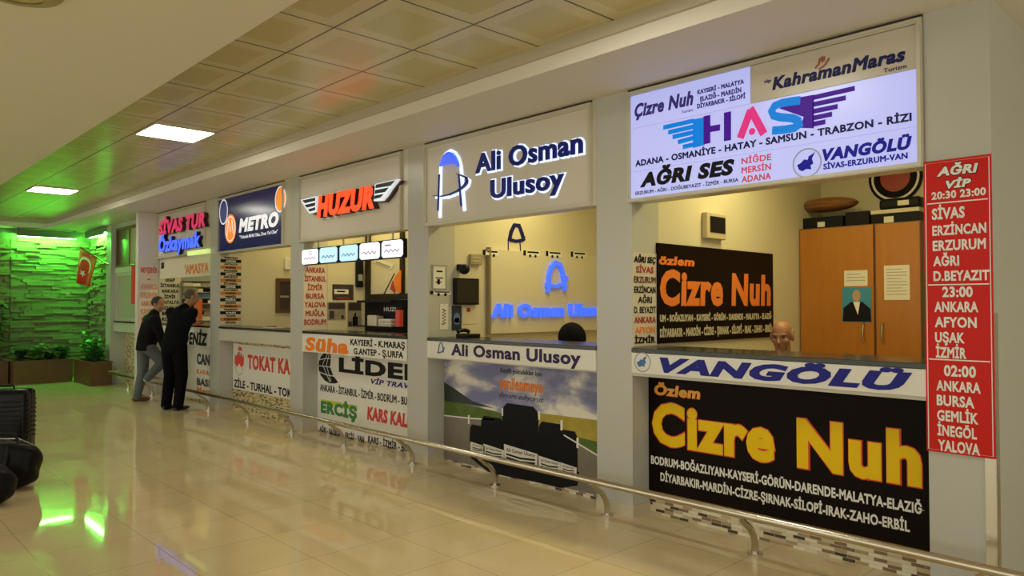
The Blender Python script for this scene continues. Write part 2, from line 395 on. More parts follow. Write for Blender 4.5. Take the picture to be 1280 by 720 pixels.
# ------------------------------------------------------------------ counters
BOOTHS = [(-3.24,-1.33,MOSAIC,'VANGÖLÜ'), (-5.625,-3.565,MOSAIC,'second'), (-8.05,-5.95,MOSAIC,'third'), (-10.50,-8.37,MOSAICY,'fourth'), (-13.07,-10.84,MOSAICY,'fifth'), (-15.50,-13.28,MOSAICY,'sixth')]
CLAB = ['dark-topped ticket counter with a mosaic foot under the big black banner', 'dark-topped ticket counter above the road and bus poster',
        'dark-topped ticket counter beneath the red winged sign', 'dark-topped ticket counter with a plain grey front beneath the dark blue sign',
        'ticket counter the two standing men are at', 'ticket counter at the far end under the brown-framed window']
for (a, b, m, _), lab in zip(BOOTHS, CLAB):
    a += .002; b -= .002
    t = thing('ticket_counter', lab, 'counter', ((a+b)/2, 4.5, 0), 'ticket counters')
    obj('worktop', MB().box(a,D-.015,1.165, b,4.68,1.195,.004), GRANITE, t)
    obj('apron', MB().box(a,D,1.0, b,DR,1.1645), GREYB, t)
    obj('front', MB().box(a,DR+.0005,0, b,4.60,1.1645), m, t)

# ------------------------------------------------------------------ overhead signs: frame + face, returns the root
def overhead(label, x0, x1, z0=2.235, z1=3.012, face=CREAM, th=.035):
    t = thing('overhead_sign', label, 'sign', ((x0+x1)/2, D, z0), 'overhead booth signs')
    fr = FY(D)
    x0 += .003; x1 -= .003
    frame_part(fr, x0, z0, x1, z1, th, .0006, .022, FRAME, t)
    frame_part(fr, x0+.006, z0+.006, x1-.006, z1-.006, .012, .0221, .03, FRAME, t, 'bead')
    board('face', fr, x0+th, z0+th, x1-th, z1-th, .0006, .004, face, t)
    a, b = min(((o[0],o[1]) for o in BOOTHS), key=lambda o: abs(o[0]+o[1]-x0-x1))
    obj('casing', MB().box(a+.002,D+.0005,z0+.004,b-.002,D+.14,ZS-.002), FRAME, t)
    obj('shadow_gap', MB().prism(fr, rect(x0,z1+.0005,x1,ZS-.0005), .0006, .006), GAPSHADE, t)  # solid dark strip, paints the shade between sign and soffit
    return t
# --- booth 1
LB = mat('lit_white_acrylic', (.40,.40,.46), .25, emit=.68, emit_col=(.40,.45,1.0))
t1 = overhead('long lit white sign with many bus company names over the nearest booth', -3.27, -1.33, z0=2.222, th=.028, face=mat('lit_backing', (.5,.5,.6), .4))
YF = D-.008
fr = FY(D)
zt = lambda u, v: on_y(u,v,YF)
L, R_, T_, B_ = -3.238, -1.362, 2.98, 2.252
zm = (zt(792.4,159).z+zt(938,130).z+zt(1142,88.7).z)/3; zl = (zt(794,213).z+zt(1142,160.6).z)/2; xm = zt(938,110).x
board('panel', fr, L, zm+.002, xm-.002, T_, .004, .009, LB, t1)
board('panel', fr, xm+.002, zm+.002, R_, T_, .004, .009, mat('unlit_acrylic', (.60,.54,.44), .25), t1)['label'] = 'unlit beige panel'
board('panel', fr, L, zl+.0015, R_, zm-.002, .004, .009, LB, t1)
board('panel', fr, L, B_, R_, zl-.0015, .004, .009, LB, t1)
ff = FY(D-.0085)
f = lambda *a, **k: line_f(YF, *a, **k)
VIOLET = mat('violet_print', (.06,.045,.33), .4, spec=.2)
lettering(ff, [f('Çizre Nuh',793.5,130.5,147.5,867,bold=.045,shear=.22), f('Turizm',852,138.5,142,866.5,bold=.0), f('KAYSERİ - MALATYA',872,112.8,118.4,930.5,bold=.05),
               f('ELAZIĞ - MARDİN',875.4,121,127,927,bold=.05), f('DİYARBAKIR - SİLOPİ',871.6,130.2,136,932,bold=.05)], VIOLET, t1)
lettering(ff, [f('KahramanMaras',965.5,97,113,1132.6,bold=.045,shear=.2), f('Turizm',1104.5,86,91.3,1133.6,bold=.01), f('vip',955,100,104.5,964,bold=.03)], NAVY, t1)
lettering(ff, [f('ADANA - OSMANİYE - HATAY - SAMSUN - TRABZON - RİZI',794.3,200.8,208.6,1140.5,bold=.04)], NAVY, t1)
lettering(ff, [f('AĞRI SES',800,216.8,234.7,918.6,bold=.06,shear=.2), f('ERZURUM - AĞRI - DOĞUBEYAZIT - İZMİR - BURSA',794.5,239.8,244,923.4,bold=.02)], BLACK, t1)
lettering(ff, [f('NİĞDE',927.2,197.9,205.5,964.2,bold=.025), f('MERSİN',927.2,209.4,217.2,964.2,bold=.025), f('ADANA',927.2,220.6,228.6,964.2,bold=.025)], mat('lit_red', (.7,.06,.08), .4, emit=.12), t1)
lettering(ff, [f('VANGÖLÜ',1028,186.7,201.8,1140.5,bold=.06,shear=.2), f('SİVAS-ERZURUM-VAN',1029.4,204.9,212.2,1135,bold=.04)], mat('lit_blue', (.012,.012,.40), .4, emit=.10, spec=.15), t1)
# HAS emblem
def q(cx, cy): p = zt(770+cx/3.13, 20+cy/3.13); return (p.x, p.z)
WB = mat('lit_sky_blue', (.005,.22,.80), .4, emit=.40, spec=.15); WP = mat('lit_violet', (.07,.008,.36), .4, emit=.22, spec=.15); WK = mat('lit_pink', (.80,.04,.28), .4, emit=.28, spec=.15)
mb = MB().prism(ff, [q(302,405),q(345,397),q(348,505),q(302,517)], .0015,.003)
for (ax,ay,bx,by) in [(186,437,304,410),(205,456,304,433),(222,474,304,455),(243,494,304,477),(262,513,304,503)]: mb.stroke(ff, [q(ax,ay),q(bx,by)], .03, .0015,.003)
S = [(722,330),(690,334),(650,341),(622,352),(610,372),(618,390),(645,397),(690,400),(714,410),(720,425),(700,438),(660,445),(612,449)]
obj('emblem_wing', mb, WB, t1); obj('emblem_letter', MB().stroke(ff, [q(*p) for p in S], .05, .0032,.0045), WB, t1)
obj('emblem_letter', MB().stroke(ff, [q(357,390),q(357,500)], .05,.0032,.0045).stroke(ff, [q(437,376),q(437,488)], .05,.0015,.003).stroke(ff, [q(360,444),q(408,436)], .04,.0015,.003), WP, t1)
mb = MB()
mb.prism(ff, [q(640,362),q(722,318),q(775,308),q(775,440),q(722,438),q(735,395)], .0015,.003)
for (ax,ay,bx,by) in [(770,320,935,283),(770,347,900,320),(770,374,868,354),(770,400,846,384),(770,424,820,414)]: mb.stroke(ff, [q(ax,ay),q(bx,by)], .028,.0015,.003)
obj('emblem_wing', mb, WP, t1)
mb = MB().stroke(ff, [q(487,478),q(528,368)], .05,.0015,.003).stroke(ff, [q(526,362),q(580,462)], .05,.0032,.0045).disc(ff, q(533,452), .021,.021,.0015,.003); obj('emblem', mb, WK, t1)
mb = MB()
for (ax,ay,bx,by) in [(780,205,800,165),(795,210,835,165),(805,180,815,158)]: mb.stroke(ff, [q(ax,ay),q((ax+bx)/2+4,(ay+by)/2+4),q(bx,by)], .014,.0015,.003)
mb.disc(ff, q(808,166), .011,.012,.0032,.0045); obj('emblem', mb, mat('brown_red_print', (.35,.10,.04), .4), t1)
def lake_emblem(ff, c, r, parent, m, mring):
    obj('emblem', MB().ring(ff, c, r, r, r*.10, .0015,.003), mring, parent)
    P = [(-.72,-.05),(-.45,.05),(-.2,.28),(.05,.2),(.12,.45),(.5,.62),(.62,.75),(.35,.25),(.45,-.1),(.25,-.2),(.3,-.5),(-.05,-.42),(-.35,-.55),(-.6,-.4)]
    obj('emblem', MB().prism(ff, [(c[0]+x*r, c[1]+y*r) for x, y in P], .0015,.003), m, parent)
c = zt(1009,203.7); lake_emblem(ff, (c.x,c.z), .083, t1, mat('lit_blue', 0), mat('pale_blue_ring', (.45,.46,.62), .4))

# --- booth 2
t2 = overhead('pale sign with halo-lit blue letters and arch emblem', -5.68, -3.60)
ff = FY(D-.004); YF = D-.03
HALO = mat('halo_white_blue', (.8,.85,1), .4, emit=1.15, emit_col=(.55,.68,1.0))
DBL = mat('blue_letter_face', (.012,.016,.22), .3, spec=.2); LBL = mat('lit_blue_letter', (.03,.08,.6), .3, emit=.75, emit_col=(.04,.12,1.0))
l2 = [f('Ali Osman',593,193,217,727,bold=.03), f('Ulusoy',612,225,248.6,703.5,bold=.03)]
lettering(ff, [(s,a-.010,b+.016,z-.014,cp+.024,{'bold':.075}) for s,a,b,z,cp,k in l2], HALO, t2, 'letter_halo', w0=.001, w1=.006)
lettering(ff, l2, DBL, t2, w0=.0065, w1=.02)
def q2(cx, cy): p = on_y(520+cx/4.5, 130+cy/4.5, YF); return (p.x, p.z)
def arch(ffr, pt, halo, cap, dark, parent, w=.034):
    cap_p = [(135,352),(142,320),(155,292),(172,274),(188,269),(205,274),(222,295),(235,325),(241,352),(215,338),(185,334),(158,340)]
    hp = [(126,640),(130,350),(140,312),(158,280),(186,262),(212,275),(232,305),(244,350),(264,600)]
    obj('emblem_halo', MB().stroke(ffr, [pt(*p) for p in hp], w, .001,.012).stroke(ffr, [pt(x+3,y+8) for x, y in [(98,515),(170,515),(240,488),(285,450),(292,425),(262,402),(232,398)]], w*.8, .001,.0115), halo, parent)
    obj('emblem', MB().prism(ffr, [pt(*p) for p in cap_p], .0125,.035), cap, parent)
    sw = [(94,516),(140,519),(185,510),(230,490),(268,462),(286,435),(278,412),(250,400),(225,392)]
    wd = [.004,.010,.014,.018,.024,.026,.018,.010,.004]
    mb = MB()
    for i in range(len(sw)-1): mb.stroke(ffr, [pt(*sw[i]), pt(*sw[i+1])], (wd[i]+wd[i+1])/2*w/.034, .0125,.03)
    mb.stroke(ffr, [pt(128,395),pt(121,600)], w*.22,.0125,.03).stroke(ffr, [pt(238,395),pt(252,575)], w*.22,.0125,.03)
    obj('emblem', mb, dark, parent)
arch(ff, q2, HALO, LBL, DBL, t2)

# --- booth 3
t3 = overhead('pale sign with red raised letters between dark wings', -8.15, -6.04)
ff = FY(D-.004); YF = D-.08
REDL = mat('red_lit_letter', (.85,.06,.02), .3, emit=1.1, emit_col=(1.0,.07,.015)); REDS = mat('letter_side_dark', (.05,.012,.01), .4)
l3 = [f('HUZUR',396,245.5,272.2,467,bold=.06,shear=.18)]
lettering(ff, l3, REDS, t3, 'letter_sides', w0=.001, w1=.07)
lettering(ff, l3, REDL, t3, w0=.0702, w1=.078)
def q3(cx, cy): p = on_y(360+cx/6, 180+cy/6, YF); return (p.x, p.z)
WNG = mat('wing_navy', (.015,.02,.035), .3); WLT = mat('wing_white_edge', (.8,.85,.9), .3, emit=.55, emit_col=(.8,.9,1))
for outl, feathers in [([(92,420),(208,392),(208,505),(160,520),(130,480)], [[(105,424),(204,402),(204,426),(128,444)],[(124,458),(204,438),(204,462),(142,478)],[(150,490),(204,474),(204,495),(163,508)]]),
                       ([(652,300),(825,262),(770,330),(735,385),(700,425),(642,428)], [[(660,305),(806,272),(768,314),(656,332)],[(654,346),(756,326),(728,360),(650,374)],[(648,388),(716,374),(696,400),(646,414)]])]:
    obj('wing', MB().prism(ff, [q3(*p) for p in outl], .04, .075), WLT, t3)
    obj('wing', MB().prism(ff, [q3(x+8,y+8) for x, y in outl], .002, .0395), REDS, t3)
    mb = MB()
    for fe in feathers: mb.prism(ff, [q3(*p) for p in fe], .0752, .078)
    obj('feather', mb, WNG, t3)

# --- booth 4
t4 = overhead('dark blue sign with an orange disc and white letters', -10.57, -8.54, z0=2.22, face=mat('navy_acrylic', (.012,.014,.085), .18, emit=.05, emit_col=(.05,.04,.5)), th=.03)
ff = FY(D-.004); YF = D-.006
lettering(ff, [f('METRO',298.5,273.8,291,348,bold=.06,shear=.18), f('"Yolunda Birlik Olan, Dost Yol Olur"',299.5,294.5,298.6,347,bold=.0)], mat('lit_white_letter', (.85,.85,.85), .3, emit=.55, emit_col=(.95,.95,1)), t4)
c = on_y(288,286,YF); r = .19
OR = mat('lit_orange', (.9,.25,.02), .3, emit=.65, emit_col=(1,.26,.02))
WL = mat('lit_white_letter', 0)
obj('disc', MB().disc(ff, (c.x,c.z), .185,.2,.0015,.003), OR, t4)
obj('lettering', MB().stroke(ff, [(c.x-.11,c.z-.10),(c.x-.06,c.z+.12),(c.x-.0,c.z-.05),(c.x+.05,c.z+.13),(c.x+.10,c.z-.07)], .022,.0032,.0045).ring(ff, (c.x,c.z), .155,.168,.012,.0032,.0045), WL, t4)
c = on_y(279.5,265,YF); obj('disc', MB().disc(ff,(c.x,c.z),.125,.16,.0015,.003), mat('royal_blue_print', (.03,.06,.35), .3, emit=.12), t4); obj('ring', MB().ring(ff,(c.x,c.z),.135,.17,.018,.0032,.0045), WL, t4)
c = on_y(350.5,249,YF); obj('disc', MB().disc(ff,(c.x,c.z),.12,.14,.0015,.003), OR, t4); obj('ring', MB().ring(ff,(c.x,c.z),.135,.155,.018,.0032,.0045), WL, t4)

# --- booth 5
t5 = overhead('pale sign with crimson letters above glowing blue letters', -13.07, -11.02, z0=2.26)
ff = FY(D-.004); YF = D-.05
l5 = [f('SİVAS TUR',199.5,277.5,294.5,257.5,bold=.055,shear=.16)]
lettering(ff, l5, REDS, t5, 'letter_sides', w0=.001, w1=.06)
lettering(ff, l5, mat('crimson_lit', (.55,.02,.10), .3, emit=.42, emit_col=(.9,.05,.16)), t5, w0=.0602, w1=.066)
l5 = [f('Özkaymak',199.5,298,316,251,bold=.04,shear=.1)]
lettering(ff, l5, mat('letter_side_navy', (.01,.012,.05), .4), t5, 'letter_sides', w0=.001, w1=.06)
lettering(ff, l5, mat('blue_lit', (.06,.10,.9), .3, emit=1.0, emit_col=(.06,.13,1.0)), t5, w0=.0602, w1=.066)
a = on_y(234,318,YF); b = on_y(259,314,YF)
obj('light_strip', MB().box(a.x,D-.05,a.z-.02,b.x,D-.0045,a.z+.045), mat('yellow_green_strip', (.7,.8,.3), .4, emit=.55, emit_col=(.75,1,.35)), t5)

# ------------------------------------------------------------------ fascia boards on the counters
def fascia(label, x0, x1, z0, z1, m=WHITEB):
    t = thing('fascia_board', label, 'sign', ((x0+x1)/2, D, z0), 'boards along the counter edges')
    obj('panel', MB().box(x0+.003,D-.012,z0,x1-.003,D-.0005,z1), m, t); return t
ff = FY(D-.012); YF = D-.014
t = fascia('white board with large blue italic letters along the nearest counter', -3.24, -1.33, 1.022, 1.163)
lettering(ff, [f('VANGÖLÜ',824.4,446.5,465.4,1140.5,bold=.06,shear=.28)], BLUE, t)
c = on_y(803,452.5,YF); lake_emblem(ff, (c.x,c.z), .066, t, mat('teal_blue_print', (.05,.16,.36), .4), mat('grey_print', (.33,.33,.32), .4))
t = fascia('white board with purple letters above the road poster', -5.625, -3.565, 1.012, 1.163)
lettering(ff, [f('Ali Osman Ulusoy',564,429.5,444,726,bold=.035)], PURPLE, t)
def small_arch(ffr, c, h, m, parent):
    P = [(-.45,-.5),(-.3,.15),(-.12,.45),(.05,.5),(.2,.4),(.32,.1),(.42,-.4)]
    mb = MB().stroke(ffr, [(c[0]+x*h*.9, c[1]+y*h) for x, y in P], h*.12, .0015,.003)
    mb.stroke(ffr, [(c[0]+x*h*.9, c[1]+y*h) for x, y in [(-.62,-.42),(-.1,-.42),(.4,-.25),(.62,-.02),(.45,.1)]], h*.12, .0015,.003)
    return obj('emblem', mb, m, parent)
c = on_y(551,435,YF); small_arch(ff, (c.x,c.z), .1, mat('teal_blue_print', 0), t)
t = fascia('white board with orange and black lettering along the third counter', -8.05, -5.95, .955, 1.163)
lettering(ff, [f('Süha',381.5,421,438,435.5,bold=.05,shear=.1)], ORANGE, t)
lettering(ff, [f('KAYSERİ - K.MARAŞ',438,423.6,431.3,506,bold=.03), f('G.ANTEP - Ş.URFA',442,434.8,442.6,504,bold=.03)], BLACK, t)
t = fascia('white board with black italic letters behind the man in black', -13.07, -10.84, .90, 1.163)
lettering(ff, [f('KARADENİZ',208,413,427.5,259.5,bold=.05,shear=.15)], BLACK, t)

# ------------------------------------------------------------------ banners on the recessed counter fronts
def banner(label, x0, x1, z0, z1, m):
    t = thing('banner_panel', label, 'banner', ((x0+x1)/2, DR, z0), 'banners on the counter fronts')
    obj('panel', MB().box(x0,DR-.007,z0,x1,DR,z1), m, t); return t
FB = FY(DR-.007); YF = DR-.009
t = banner('large black banner with yellow and white lettering', -3.245, -1.335, .165, .985, BLACKB)
big = [f('Cizre Nuh',815.5,501.5,554.5,1151.5,bold=.046)]
oz = [f('Özlem',818,480,493,875,bold=.04,shear=.1)]
lettering(FB, [(s,a-.006,b+.006,z-.007,cp+.013,{'bold':.064}) for s,a,b,z,cp,k in big]+[(s,a-.003,b+.003,z-.004,cp+.007,{'bold':.06,'shear':.1}) for s,a,b,z,cp,k in oz], REDLINE, t, 'letter_outline', w0=.0005, w1=.0015)
lettering(FB, big, YELLOW, t, w0=.0016, w1=.003)
lettering(FB, oz, mat('amber_print', (.85,.42,.04), .4), t, w0=.0016, w1=.003)
lettering(FB, [f('BODRUM-BOĞAZLIYAN-KAYSERİ-GÖRÜN-DARENDE-MALATYA-ELAZIĞ',813.8,569,579.4,1155.5,bold=.035), f('DİYARBAKIR-MARDİN-CİZRE-ŞIRNAK-SİLOPİ-IRAK-ZAHO-ERBİL',825.6,590.4,601,1136.5,bold=.035)], WHITEP, t)
# road poster
t = banner('poster of dark coaches on a road beneath a cloudy sky', -5.62, -3.5652, .035, .99, sky_print_mat())
def qp(u, v): p = on_y(u, v, YF); return (p.x, p.z)
GR = mat('printed_grass', (.10,.16,.03), .4, spec=.2, noise=.4, nscale=12); GY = mat('printed_yellow_field', (.42,.32,.03), .4, noise=.3, nscale=12); RD = mat('printed_road', (.21,.18,.14), .4, noise=.2, nscale=10)
HL = mat('printed_hills', (.02,.028,.02), .4)
x0, x1, z0 = -5.615, -3.5657, .038
hz = .62
obj('picture', MB().prism(FB, [(x0,.32),(x0,.60),(-4.9,.56),(-4.6,.52),(-4.6,.32)], .0004,.0008), GR, t, label='printed green meadow')
obj('picture', MB().prism(FB, [(x0,.585),(x0,.76),(-5.45,.71),(-5.2,.62),(-4.9,.585)], .0009,.0012), HL, t, label='printed dark hill')
obj('picture', MB().prism(FB, [(-4.45,.30),(x1,.30),(x1,.57),(-3.95,.60),(-4.45,.57)], .0004,.0008), GR, t, label='printed green meadow')
obj('picture', MB().prism(FB, [(-4.45,.50),(-4.0,.46),(x1,.44),(x1,.615),(-4.45,.60)], .0009,.0012), GY, t, label='printed yellow field')
obj('picture', MB().prism(FB, [(x0,z0),(x1,z0),(x1,.29),(-4.1,.46),(-4.9,.48),(x0,.44)], .0013,.0016), RD, t, label='printed road')
obj('picture', MB().stroke(FB, [(x0,.445),(-5.2,.462),(-4.9,.485)], .012,.0017,.0019).stroke(FB, [(x1,.295),(-4.1,.465)], .012,.0017,.0019), WHITEP, t, label='white road edge line')
BUS = mat('printed_black_coach', (.006,.006,.007), .35, spec=.12)
buses = [(587,606,530,554,.0018),(601,630,519,566,.0019),(673,705,526,589,.0019),(698,722,536,592,.0018),(628,673,503,576,.0021)]
for (ul, ur, vtop, vbot, wz) in buses:
    a, b = qp(ul,vtop), qp(ur,vtop); zb = qp(ul,vbot)[1]; tp = a[1]; wd = b[0]-a[0]
    P = [(a[0],zb),(b[0],zb),(b[0],tp-.11),(b[0]-.03*wd,tp-.035),(b[0]-.14*wd,tp),(a[0]+.14*wd,tp),(a[0]+.03*wd,tp-.035),(a[0],tp-.11)]
    obj('picture', MB().prism(FB, P, .0017, wz), BUS, t, label='printed black coach')
sh = [qp(u,v) for u, v in [(588,572),(610,590),(640,597),(668,602),(700,610),(722,607),(724,590),(588,562)]]
obj('picture', MB().prism(FB, sh, .0017,.0018), BUS, t, label='printed dark ground below the coaches')  # shadow of the coaches, drawn into the poster picture
mb = MB(); mk = MB(); tx = MB()
for (ul, ur, v, hh) in [(588,606,553,9),(604,630,556,12),(630,672,557,16),(673,701,571,12),(700,721,579,9)]:
    a, b = qp(ul,v), qp(ur,v); h = .0045*hh
    mb.prism(FB, [(a[0]+.005,a[1]-h*2),(b[0]-.005,a[1]-h*2),(b[0],a[1]-h*.2),(a[0],a[1]+h*.2)], .0022,.0024)
    for k in (1,2): mk.stroke(FB, [(a[0]+.03,a[1]-h*(.55+.4*k)),((a[0]+b[0])/2,a[1]-h*(.7+.42*k)),(b[0]-.03,a[1]-h*(.55+.4*k))], h*.22,.0025,.0027)
    put_text(tx, FB, 'Ali Osman Ulusoy', a[0]+.03, b[0]-.03, a[1]-h*.62, h*.42, bold=.02, w0=.0025, w1=.0027)
obj('picture', mb, WHITEP, t, label='white coach front grilles'); obj('picture', mk, BUS, t); obj('lettering', tx, BLACK, t)
mb = MB()
for (u,v,s) in [(586,523,1),(628,514,.8),(674,518,.9),(702,530,1),(722,552,1)]:
    p = qp(u,v); mb.prism(FB, rect(p[0]-.012*s,p[1]-.05*s,p[0]+.012*s,p[1]+.03*s), .0025,.0027)
obj('picture', mb, WHITEP, t, label='white coach mirrors')
lettering(FB, [f('Keyifli yolculuklar için',625.5,459.5,465.5,677,bold=.015), f('devam ediyoruz',624,489.5,496,680,bold=.0,shear=.35)], mat('dark_print', (.03,.03,.05), .4), t)
lettering(FB, [f('yenilenmeye',624,470,485.5,678,bold=.03)], ORANGE, t)
# third
t = banner('white banner with a black globe and bus route names', -8.045, -5.955, .02, .955, WHITEB)
lettering(FB, [f('LİDER',423.5,446.5,464.8,533,bold=.05), f('ANKARA - İSTANBUL - İZMİR - BODRUM - BURSA',400,479.8,488.4,520,bold=.02), f('AĞRI - ERZURUM - ERZİNCAN',400,524.5,527.5,455,bold=.02), f('AĞRI - BAYBURT - ERCİŞ - VAN',399.5,532.5,539.5,455,bold=.03), f('KARS - İZMİR - BURSA',460,544.5,553,521,bold=.03)], BLACK, t)
lettering(FB, [f('VİP TRAVEL',463.5,473.2,479.6,523,bold=.03,shear=.25)], BLUE, t)
er = f('ERCİŞ',401,500.5,515.5,446,bold=.06)
lettering(FB, [er], GREENP, t)
s_, a_, b_, zb_, cp_, k_ = er
obj('picture', MB().prism(FB, rect(a_,zb_+cp_*.72,b_,zb_+cp_*1.12), .0005,.0013), mat('lime_print', (.55,.55,.04), .4), t, label='yellow band behind green letters')
lettering(FB, [f('KARS KALESİ',459,508,524.5,526,bold=.05,shear=.1)], RED, t)
c = qp(414,459)
gl = MB().prism(FB, [(c[0]+.30*math.cos(a),c[1]+.19*math.sin(a)) for a in [3.5,3.14,2.8,2.5,2.2,1.9,1.65]]+[(c[0]-.01,c[1]+.10),(c[0]-.03,c[1]),(c[0]+.05,c[1]-.10),(c[0]+.16,c[1]-.165)]+[(c[0]+.30*math.cos(a),c[1]+.19*math.sin(a)) for a in [-1.3,-1.7,-2.1,-2.5]], .0005,.0015)
obj('emblem', gl, BLACK, t); 
mb = MB()
for k in (-.10,0,.10): mb.stroke(FB, [(c[0]-.29,c[1]+k*.7),(c[0]-.12,c[1]+k*.95),(c[0]+.08,c[1]+k)], .010,.0016,.003)
for k in (-.20,-.11): mb.stroke(FB, [(c[0]+k*.3,c[1]+.18),(c[0]+k,c[1]+.02),(c[0]+k*.3+.03,c[1]-.17)], .010,.0016,.003)
obj('emblem', mb, WHITEB, t)
# fourth
t = banner('white banner with red letters and a red castle crest', -10.48, -8.375, .31, .945, WHITEB)
lettering(FB, [f('TOKAT KALE',309.5,443,461,374,bold=.045)], mat('bright_red_print', (.72,.05,.03), .4), t)
lettering(FB, [f('ZİLE - TURHAL - TOKAT',292.5,474,483.5,375,bold=.03)], BLACK, t)
c = qp(299,452)
obj('crest', MB().ring(FB, (c[0],c[1]-.03), .13,.16,.012,.0008,.0014), mat('grey_print', 0), t)
obj('crest', MB().prism(FB, [(c[0]+x,c[1]+y) for x, y in [(-.15,-.03),(-.15,.1),(-.10,.06),(-.06,.13),(-.03,.07),(0,.16),(.03,.07),(.06,.13),(.10,.06),(.15,.1),(.15,-.03),(.07,-.08),(0,-.02),(-.07,-.08)]], .0015,.003)
    .prism(FB, [(c[0]+x,c[1]+y) for x, y in [(-.04,.155),(.1,.155),(.06,.205),(-.02,.215)]], .0015,.003), mat('bright_red_print', 0), t)
# fifth
t = banner('white banner with black and orange lettering behind the men', -13.06, -10.85, .04, .895, WHITEB)
lettering(FB, [f('CANİK',246,441.5,455,272,bold=.05), f('BASKENT',246,472,481,284,bold=.05), f('HAVZA - SAMSUN - ORDU - GİRESUN - ÜNYE',206,491,499,274,bold=.04)], mat('dark_print', 0), t)
lettering(FB, [f('KARADENİZ',246,461,467,282,bold=.02), f('Metro',246,483,491,268,bold=.05)], ORANGE, t)

# ------------------------------------------------------------------ city lists on the side walls
def list_board(label, x, y0, z0, y1, z1, m):
    t = thing('city_list_board', label, 'sign', (x, (y0+y1)/2, z0), 'lists of city names')
    obj('panel', MB().box(x+.001,y0,z0,x+.006,y1,z1), m, t); return t
BEIGEB = mat('beige_board', (.62,.56,.44), .45)
def stack_text(x, y0, y1, items, z1, z0, parent, gap=.3):
    # items: (word, material, relative width) spread evenly from z1 down to z0
    n = len(items); st = (z1-z0)/n; groups = {}
    for i, (s, m, wd, bold, sh) in enumerate(items):
        cap = st*(1-gap); zb = z1-st*(i+1)+st*gap*.4; c = (y0+y1)/2; h = (y1-y0)/2*wd
        groups.setdefault(m.name, (m, []))[1].append((s, c-h, c+h, zb, cap*.92, {'bold':bold,'shear':sh}))
    for m, ls in groups.values(): lettering(FX(x+.006), ls, m, parent)
t = list_board('city list in black, red and orange under the lit white sign', -3.24, 4.241, 1.205, 4.532, 1.875, BEIGEB)
stack_text(-3.24, 4.248, 4.515, [('AĞRI SEÇ',BLACK,.98,.05,.15),('SİVAS',DRED,.78,.03,0),('ERZURUM',mat('brown_print',(.12,.04,.02),.4),.96,.03,0),('ERZİNCAN',BLACK,.95,.03,0),('AĞRI',BLACK,.62,.03,0),('D. BEYAZIT',BLACK,.95,.02,0),('ANKARA',DRED,.96,.03,0),('AFYON',ORANGE,.88,.03,0),('İZMİR',BLACK,.92,.05,0)], 1.865, 1.215, t)
t = list_board('city list in red on white beneath the small lit boxes', -8.05, 4.241, 1.20, 4.545, 1.985, mat('pinkish_white_board', (.68,.58,.50), .45))
stack_text(-8.05, 4.25, 4.53, [(s,DRED,wd,.03,0) for s, wd in [('ANKARA',.9),('İSTANBUL',1),('İZMİR',.7),('BURSA',.85),('YALOVA',1),('MUĞLA',.88),('BODRUM',1)]], 1.97, 1.25, t)
# striped list
t = list_board('city list in black and orange stripes beside the plain grey counter', -10.50, 4.241, 1.215, 4.55, 2.205, BEIGEB)
X4L = -10.50
rows = ['METRO','ANKARA','ANTALYA','BURSA','BALIKESİR','BODRUM','DENİZLİ','EDİRNE','İSTANBUL','İZMİR','KAYSERİ','KONYA','MERSİN','MUĞLA','SAMSUN','TEKİRDAĞ','TRABZON','VAN','YALOVA','ZONGULDAK','SİVAS']
st = (2.195-1.225)/len(rows); k3 = MB(); o3 = MB(); tl = MB(); td = MB()
for i, s in enumerate(rows):
    zb = 2.195-st*(i+1); wd = .10 if len(s) > 6 else .075
    if i % 4 == 1: k3.prism(FX(X4L+.006), rect(4.246,zb,4.545,zb+st), 0,.0015)
    elif i % 4 == 3: o3.prism(FX(X4L+.006), rect(4.246,zb,4.545,zb+st), 0,.0015)
    put_text(tl if i % 4 == 1 else td, FX(X4L+.0075), s, 4.395-wd-(.02 if i == 0 else 0), 4.395+wd+(.03 if i == 0 else 0), zb+st*.2, st*.6, bold=.04)
obj('stripe', k3, BLACK, t); obj('stripe', o3, mat('dark_orange_print', (.55,.20,.035), .45), t, label='orange stripes'); obj('lettering', tl, WHITEP, t); obj('lettering', td, BLACK, t)
t = list_board('city list in black beside the busy interior of the men\'s booth', -13.07, 4.265, 1.20, 4.60, 1.98, mat('grey_white_board', (.60,.60,.52), .45))
stack_text(-13.07, 4.28, 4.59, [(s,BLACK,wd,.04,0) for s, wd in [('ÜRGÜP',.5),('İSTANBUL',1),('ANKARA',.9),('İZMİR',.6),('ANTALYA',.95),('ADANA',.85),('BURSA',.8),('KONYA',.8)]], 1.97, 1.22, t)
# wing list
t = list_board('city list in faded red on the projecting white wing wall', -13.072, 3.965, .60, 4.235, 2.16, mat('pale_pink_board', (.74,.64,.58), .45))
fade = [RED,RED,PINKP,PINKP,PINKP,PINKP,RED,PINKP,PINKP,RED,PINKP]
stack_text(-13.072, 3.97, 4.23, [(s,m,wd,.03,0) for (s,wd),m in zip([('NEVŞEHİR',1),(' - ',.2),('AVANOS',1),('KIRŞEHİR',1),('ANKARA',.9),('KAYSERİ',.9),('SARAY',.9),('GÖREME',.9),('ÜRGÜP',.7),('KIRIKKALE',1),('SİVAS',.7)], fade)], 2.15, .64, t)

